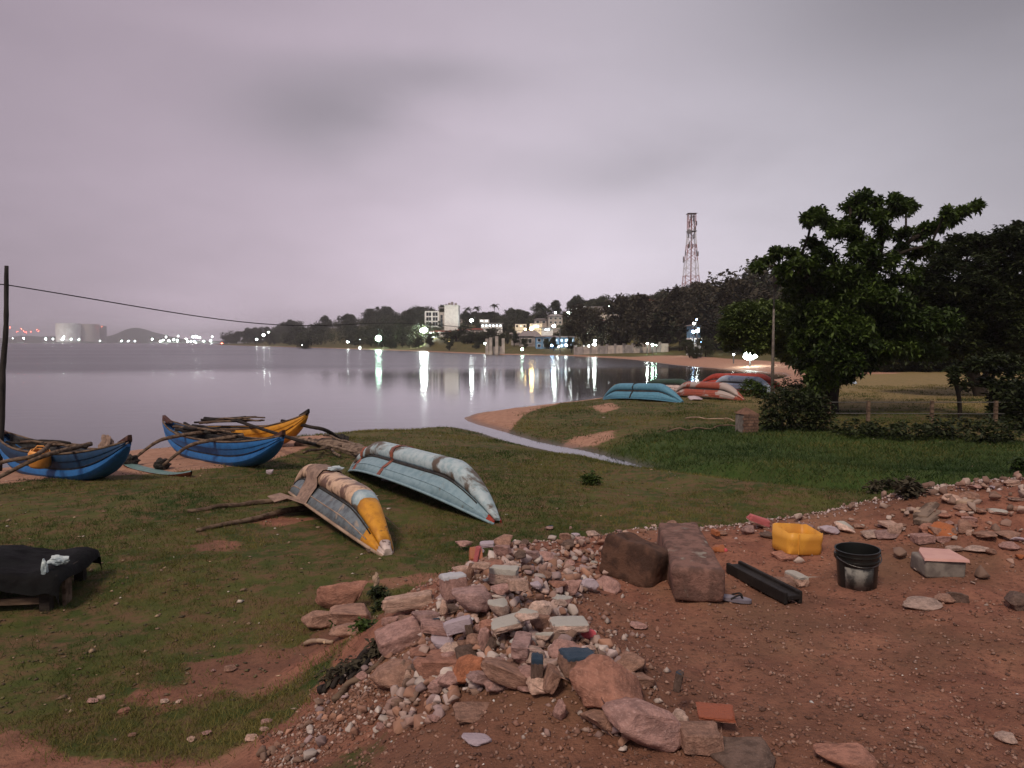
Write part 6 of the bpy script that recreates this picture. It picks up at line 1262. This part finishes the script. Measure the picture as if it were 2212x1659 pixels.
w2 = wd / 2; shell([(w2 * .86, w2 * .80, .05, 0), (w2 * .95, w2 * .88, .05, .012), (w2 * .97, w2 * .90, .05, hh * .3), (w2 * .955, w2 * .89, .05, hh * .45), (w2 * .985, w2 * .92, .05, hh * .6), (w2 * .98, w2 * .92, .05, hh * .98)], M['canyel'], 'body', root)
MB().tube([(-w2 * .45, -w2 * .895, hh * .06), (-w2 * .47, -w2 * .92, hh * .5), (-w2 * .48, -w2 * .925, hh * .88)], .006, 6).build('mould_seam', M['canyel'], root)
# black bucket
q = G(1862, 1272); m = q.y / F * K; rr = 46 * m; hh = 84 * m * 1.04
root = empty('black_bucket', (q.x, q.y + rr * .5, q.z - .008), (R(2), R(-2), 0)); T(root, 'black plastic paint bucket with a torn grey label on the red dirt', 'bucket'); M['bkt'] = mat('bucket_plastic', (.012, .014, .014), (.009, .010, .010), 4, .35, .05, spec=.5)
o = MB().lathe([(0, 0), (rr * .84, 0), (rr * .86, .01), (rr * .95, hh * .72), (rr * 1.0, hh * .73), (rr * 1.0, hh * .76), (rr * .96, hh * .77), (rr * .975, hh * .86), (rr * 1.02, hh * .87), (rr * 1.02, hh * .89), (rr * .98, hh * .9), (rr * .99, hh * .985), (rr * 1.035, hh * .985), (rr * 1.035, hh), (rr * .97, hh), (rr * .93, hh * .75), (rr * .82, .012), (0, .012)], n=48).build('body', M['bkt'], root, smooth=True); o.data.set_sharp_from_angle(angle=R(35))
MB().tube([(rr * 1.05 * math.cos(t), rr * 1.05 * math.sin(t) - .0, hh * .86 - .35 * rr * math.sin(-t)) for t in [math.pi + math.pi * i / 20 for i in range(21)]], .0035, 6).build('handle', mat('wire_handle', (.20, .20, .20), (.1, .1, .1), 9, .4, 0, metal=1), root, smooth=True)
for sg in (-1, 1): MB().box((sg * rr * 1.03, 0, hh * .86), (.02, .035, .035)).build('handle_boss', M['bkt'], root, bevel=.005)
m_, nt, b = newmat('worn_label'); v = coords(nt, 'Object'); c = mixc(nt, noise_n(nt, v, 9, 5, .6).ramp(.42, .58), (.20, .20, .185), (.035, .036, .036)); nt.links.new(c, b.inputs['Base Color']); b.inputs['Roughness'].default_value = .6
vs = []; 
for i in range(17):
    t = R(-150 + 85 * i / 16); 
    for z, k_ in ((hh * .06, .868), (hh * .62, .941)): vs.append((rr * (k_ + .006) * math.cos(t), rr * (k_ + .006) * math.sin(t), z))
MB().add(vs, [(2 * i, 2 * i + 2, 2 * i + 3, 2 * i + 1) for i in range(16)]).build('label', m_, root, smooth=True).modifiers.new('s', 'SOLIDIFY').thickness = .0012
# pink topped block
q = G(2048, 1248); m = q.y / F * K; root = empty('pink_topped_block', (q.x, q.y + .13, q.z - .01), (0, 0, R(-4))); T(root, 'grey concrete block topped with a smooth pink tile', 'block'); wv_ = 86 * m; hv_ = 40 * m
bb_ = bigblock('body', (0, 0, hv_ / 2), (wv_, .24, hv_), (0, 0, 0), M['conc'], 'x', .006, 9); bb_.parent = root; [bb_.__delitem__(k_) for k_ in ('label', 'category')]
MB().add([(-wv_ * .56, -.13, hv_), (wv_ * .54, -.14, hv_ - .004), (wv_ * .52, .13, hv_), (-wv_ * .18, .17, hv_), (-wv_ * .34, .09, hv_)] + [(-wv_ * .55, -.125, hv_ + .016), (wv_ * .53, -.135, hv_ + .014), (wv_ * .515, .125, hv_ + .016), (-wv_ * .18, .165, hv_ + .016), (-wv_ * .335, .088, hv_ + .016)],
    [(0, 1, 6, 5), (1, 2, 7, 6), (2, 3, 8, 7), (3, 4, 9, 8), (4, 0, 5, 9), (5, 6, 7, 8, 9), (4, 3, 2, 1, 0)]).build('tile', mat('pink_tile', (.62, .38, .34), (.56, .33, .30), 5, .6, .1), root)
# slipper
q = G(1583, 1300); root = empty('slipper', q + V3(0, 0, .012), (0, .05, R(-20))); T(root, 'mauve rubber slipper beside the long concrete block', 'slipper'); M['mauve'] = mat('mauve_rubber', (.24, .22, .27), (.17, .155, .19), 8, .6, .2)
vs = [(.115 * math.cos(t) * 1.0, (.043 + .008 * math.cos(t)) * math.sin(t), 0) for t in [2 * math.pi * i / 24 for i in range(24)]]; n = 24
MB().add(vs + [(x, y, .02) for x, y, z in vs], [tuple(range(n))[::-1], tuple(range(n, 2 * n))] + [(i, (i + 1) % n, n + (i + 1) % n, n + i) for i in range(n)]).build('sole', M['mauve'], root)
for sg in (-1, 1): MB().tube(curve([(.06, 0, .02), (.04, sg * .02, .045), (-.01, sg * .045, .02)], 6), .006, 6).build('strap', M['black'], root)
# dry stalk
q = G(812, 1280); root = empty('dry_stalk', q); T(root, 'single dry brown flower stalk standing in the grass', 'plant'); m = q.y / F * K
MB().tube([(0, 0, -.02), (.003, 0, 20 * m)], [.008, .005], 6).build('stem', M['wood'], root); lump(root, 'seed_head', (.004, 0, 27 * m), 12 * m, 'plank', 5, world=False, sq=(.6, .6, 1.3))
# white things
for U, V, w_, h_, l in ((890, 1012, 44, 15, 'white plastic piece under the light blue boat'), (1503, 862, 26, 10, 'white sack lying in front of the red and white boat'), (583, 1022, 16, 11, 'pale stone on the sand before the bright blue boat'), (848, 1036, 40, 14, 'pale flat stones under the light blue boat'), (738, 1012, 26, 12, 'crumpled pale paper lying on top of the cream boat')):
    if 'cream boat' in l:
        pts_, zs_, _, zk_ = sec1(-.12); q = rt1.matrix_basis @ V3(X1(-.12), -.05, zk_ - .045); o = lump(None, 'paper', (0, 0, 0), .085, 'bagw' if 'bagw' in M else 'bag', 66, world=False, sq=(1.3, 1, .35)); o.location = q; T(o, l, 'paper'); continue
    stone(U / .553, V / .553, w_ / .553, h_ / .553, 'w', l, 'rock_lilac', name='sack' if 'sack' in l else ('plastic_piece' if 'plastic' in l else 'stone'), cat='sack' if 'sack' in l else ('plastic' if 'plastic' in l else 'stone'), sink=.1)
# driftwood by the far sand bank and broken wood left of the heap
pole(660, 1395, 720, 1390, .02, .015, 'split pale stick lying in the grass below the red boulders', 'plank'); pole(690, 1500, 830, 1395, .028, .015, 'dark rotten stick on the left slope of the heap', 'darkw', bend=.05); pole(1440, 935, 1600, 925, .03, .02, 'dead branch among dry leaves near the brick pillar', 'wood', bend=.2); pole(1480, 905, 1590, 912, .02, .015, 'thin twig left of the brick pillar', 'plank', bend=.2)
pole(720, 1520, 850, 1410, .022, .012, 'second rotten branch beside the dark stick on the left slope', 'wood', bend=.05)
for i_ in range(5):
    pole(700 + i_ * 18, 1500 - i_ * 9, 760 + i_ * 22, 1440 - i_ * 14, .016, .01, 'thin dark twig in the brush on the left slope of the heap', 'darkw', bend=.05, group='twigs on the left slope')
bush([(760, 1440, 40, 18), (810, 1405, 30, 16), (715, 1480, 30, 16)], 'dark dead brush lying along the left slope of the heap', M['leaf_farb'], 61, L=.05, dens=1500)

# ------------------------------------------------------------------ grass
def grass(n, r0, r1, hmin, hmax, bw, seed, test, name, label, mt, per=6, spread=.05, tmax=.95, pw=1.0):
    gg = np.random.default_rng(seed); u = gg.random(n); rr = r0 * (r1 / r0) ** (u ** pw); t = gg.uniform(-tmax, tmax, n); x, y = rr * t, rr; w_ = test(x, y); k = gg.random(n) < w_; x, y = x[k], y[k]; n = len(x)
    fac = np.clip(y / 9, .8, 3.2)[:, None]; cx = np.repeat(x, per) + gg.normal(0, spread, n * per) * np.repeat(fac[:, 0], per); cyy = np.repeat(y, per) + gg.normal(0, spread, n * per) * np.repeat(fac[:, 0], per); z = height(cx, cyy)
    f = np.repeat(fac[:, 0], per); h = gg.uniform(hmin, hmax, n * per) * (f * .35 + .65); wd = bw * f; a = gg.uniform(0, 6.28, n * per); ln = gg.normal(0, .75, (n * per, 2)) * h[:, None]; dx, dy = np.cos(a) * wd, np.sin(a) * wd
    V = np.stack([np.stack([cx - dx, cyy - dy, z - .005], 1), np.stack([cx + dx, cyy + dy, z - .005], 1), np.stack([cx + ln[:, 0], cyy + ln[:, 1], z + h], 1)], 1).reshape(-1, 3)
    me = npmesh(name, V, np.arange(len(V)).reshape(-1, 3)); pn = fbm(x * .5, y * .5, 91, 3) * 1.3 + .45; c = np.clip(np.repeat(pn, per) + gg.normal(0, .16, n * per), 0, 1); c = np.repeat(c, 3); col_attr(me, 'tint', np.stack([c, c, c], 1)); o = link(name, me, mt); T(o, label, kind='stuff'); return o
def lawn(x, y):
    d, s_, l = masks(x, y); dl = sdist(x, y, LAND); return (1 - d) * (1 - s_) * (dl > .25) * (.14 + .86 * ss(fbm(x * .45, y * .6, 61, 4), -.22, .18)) * (1 - .2 * l)
def lushf(x, y): d, s_, l = masks(x, y); return l * (sdist(x, y, LAND) > .2) * (1 - d)
grass(75000, 4.0, 44, .015, .055, .004, 1, lawn, 'grass', 'short patchy grass on the low bank', M['grass'], per=7, pw=.9)
grass(34000, 9, 34, .03, .085, .006, 2, lushf, 'grass', 'longer green grass along the creek', M['lush'], per=6, tmax=.8, spread=.06)
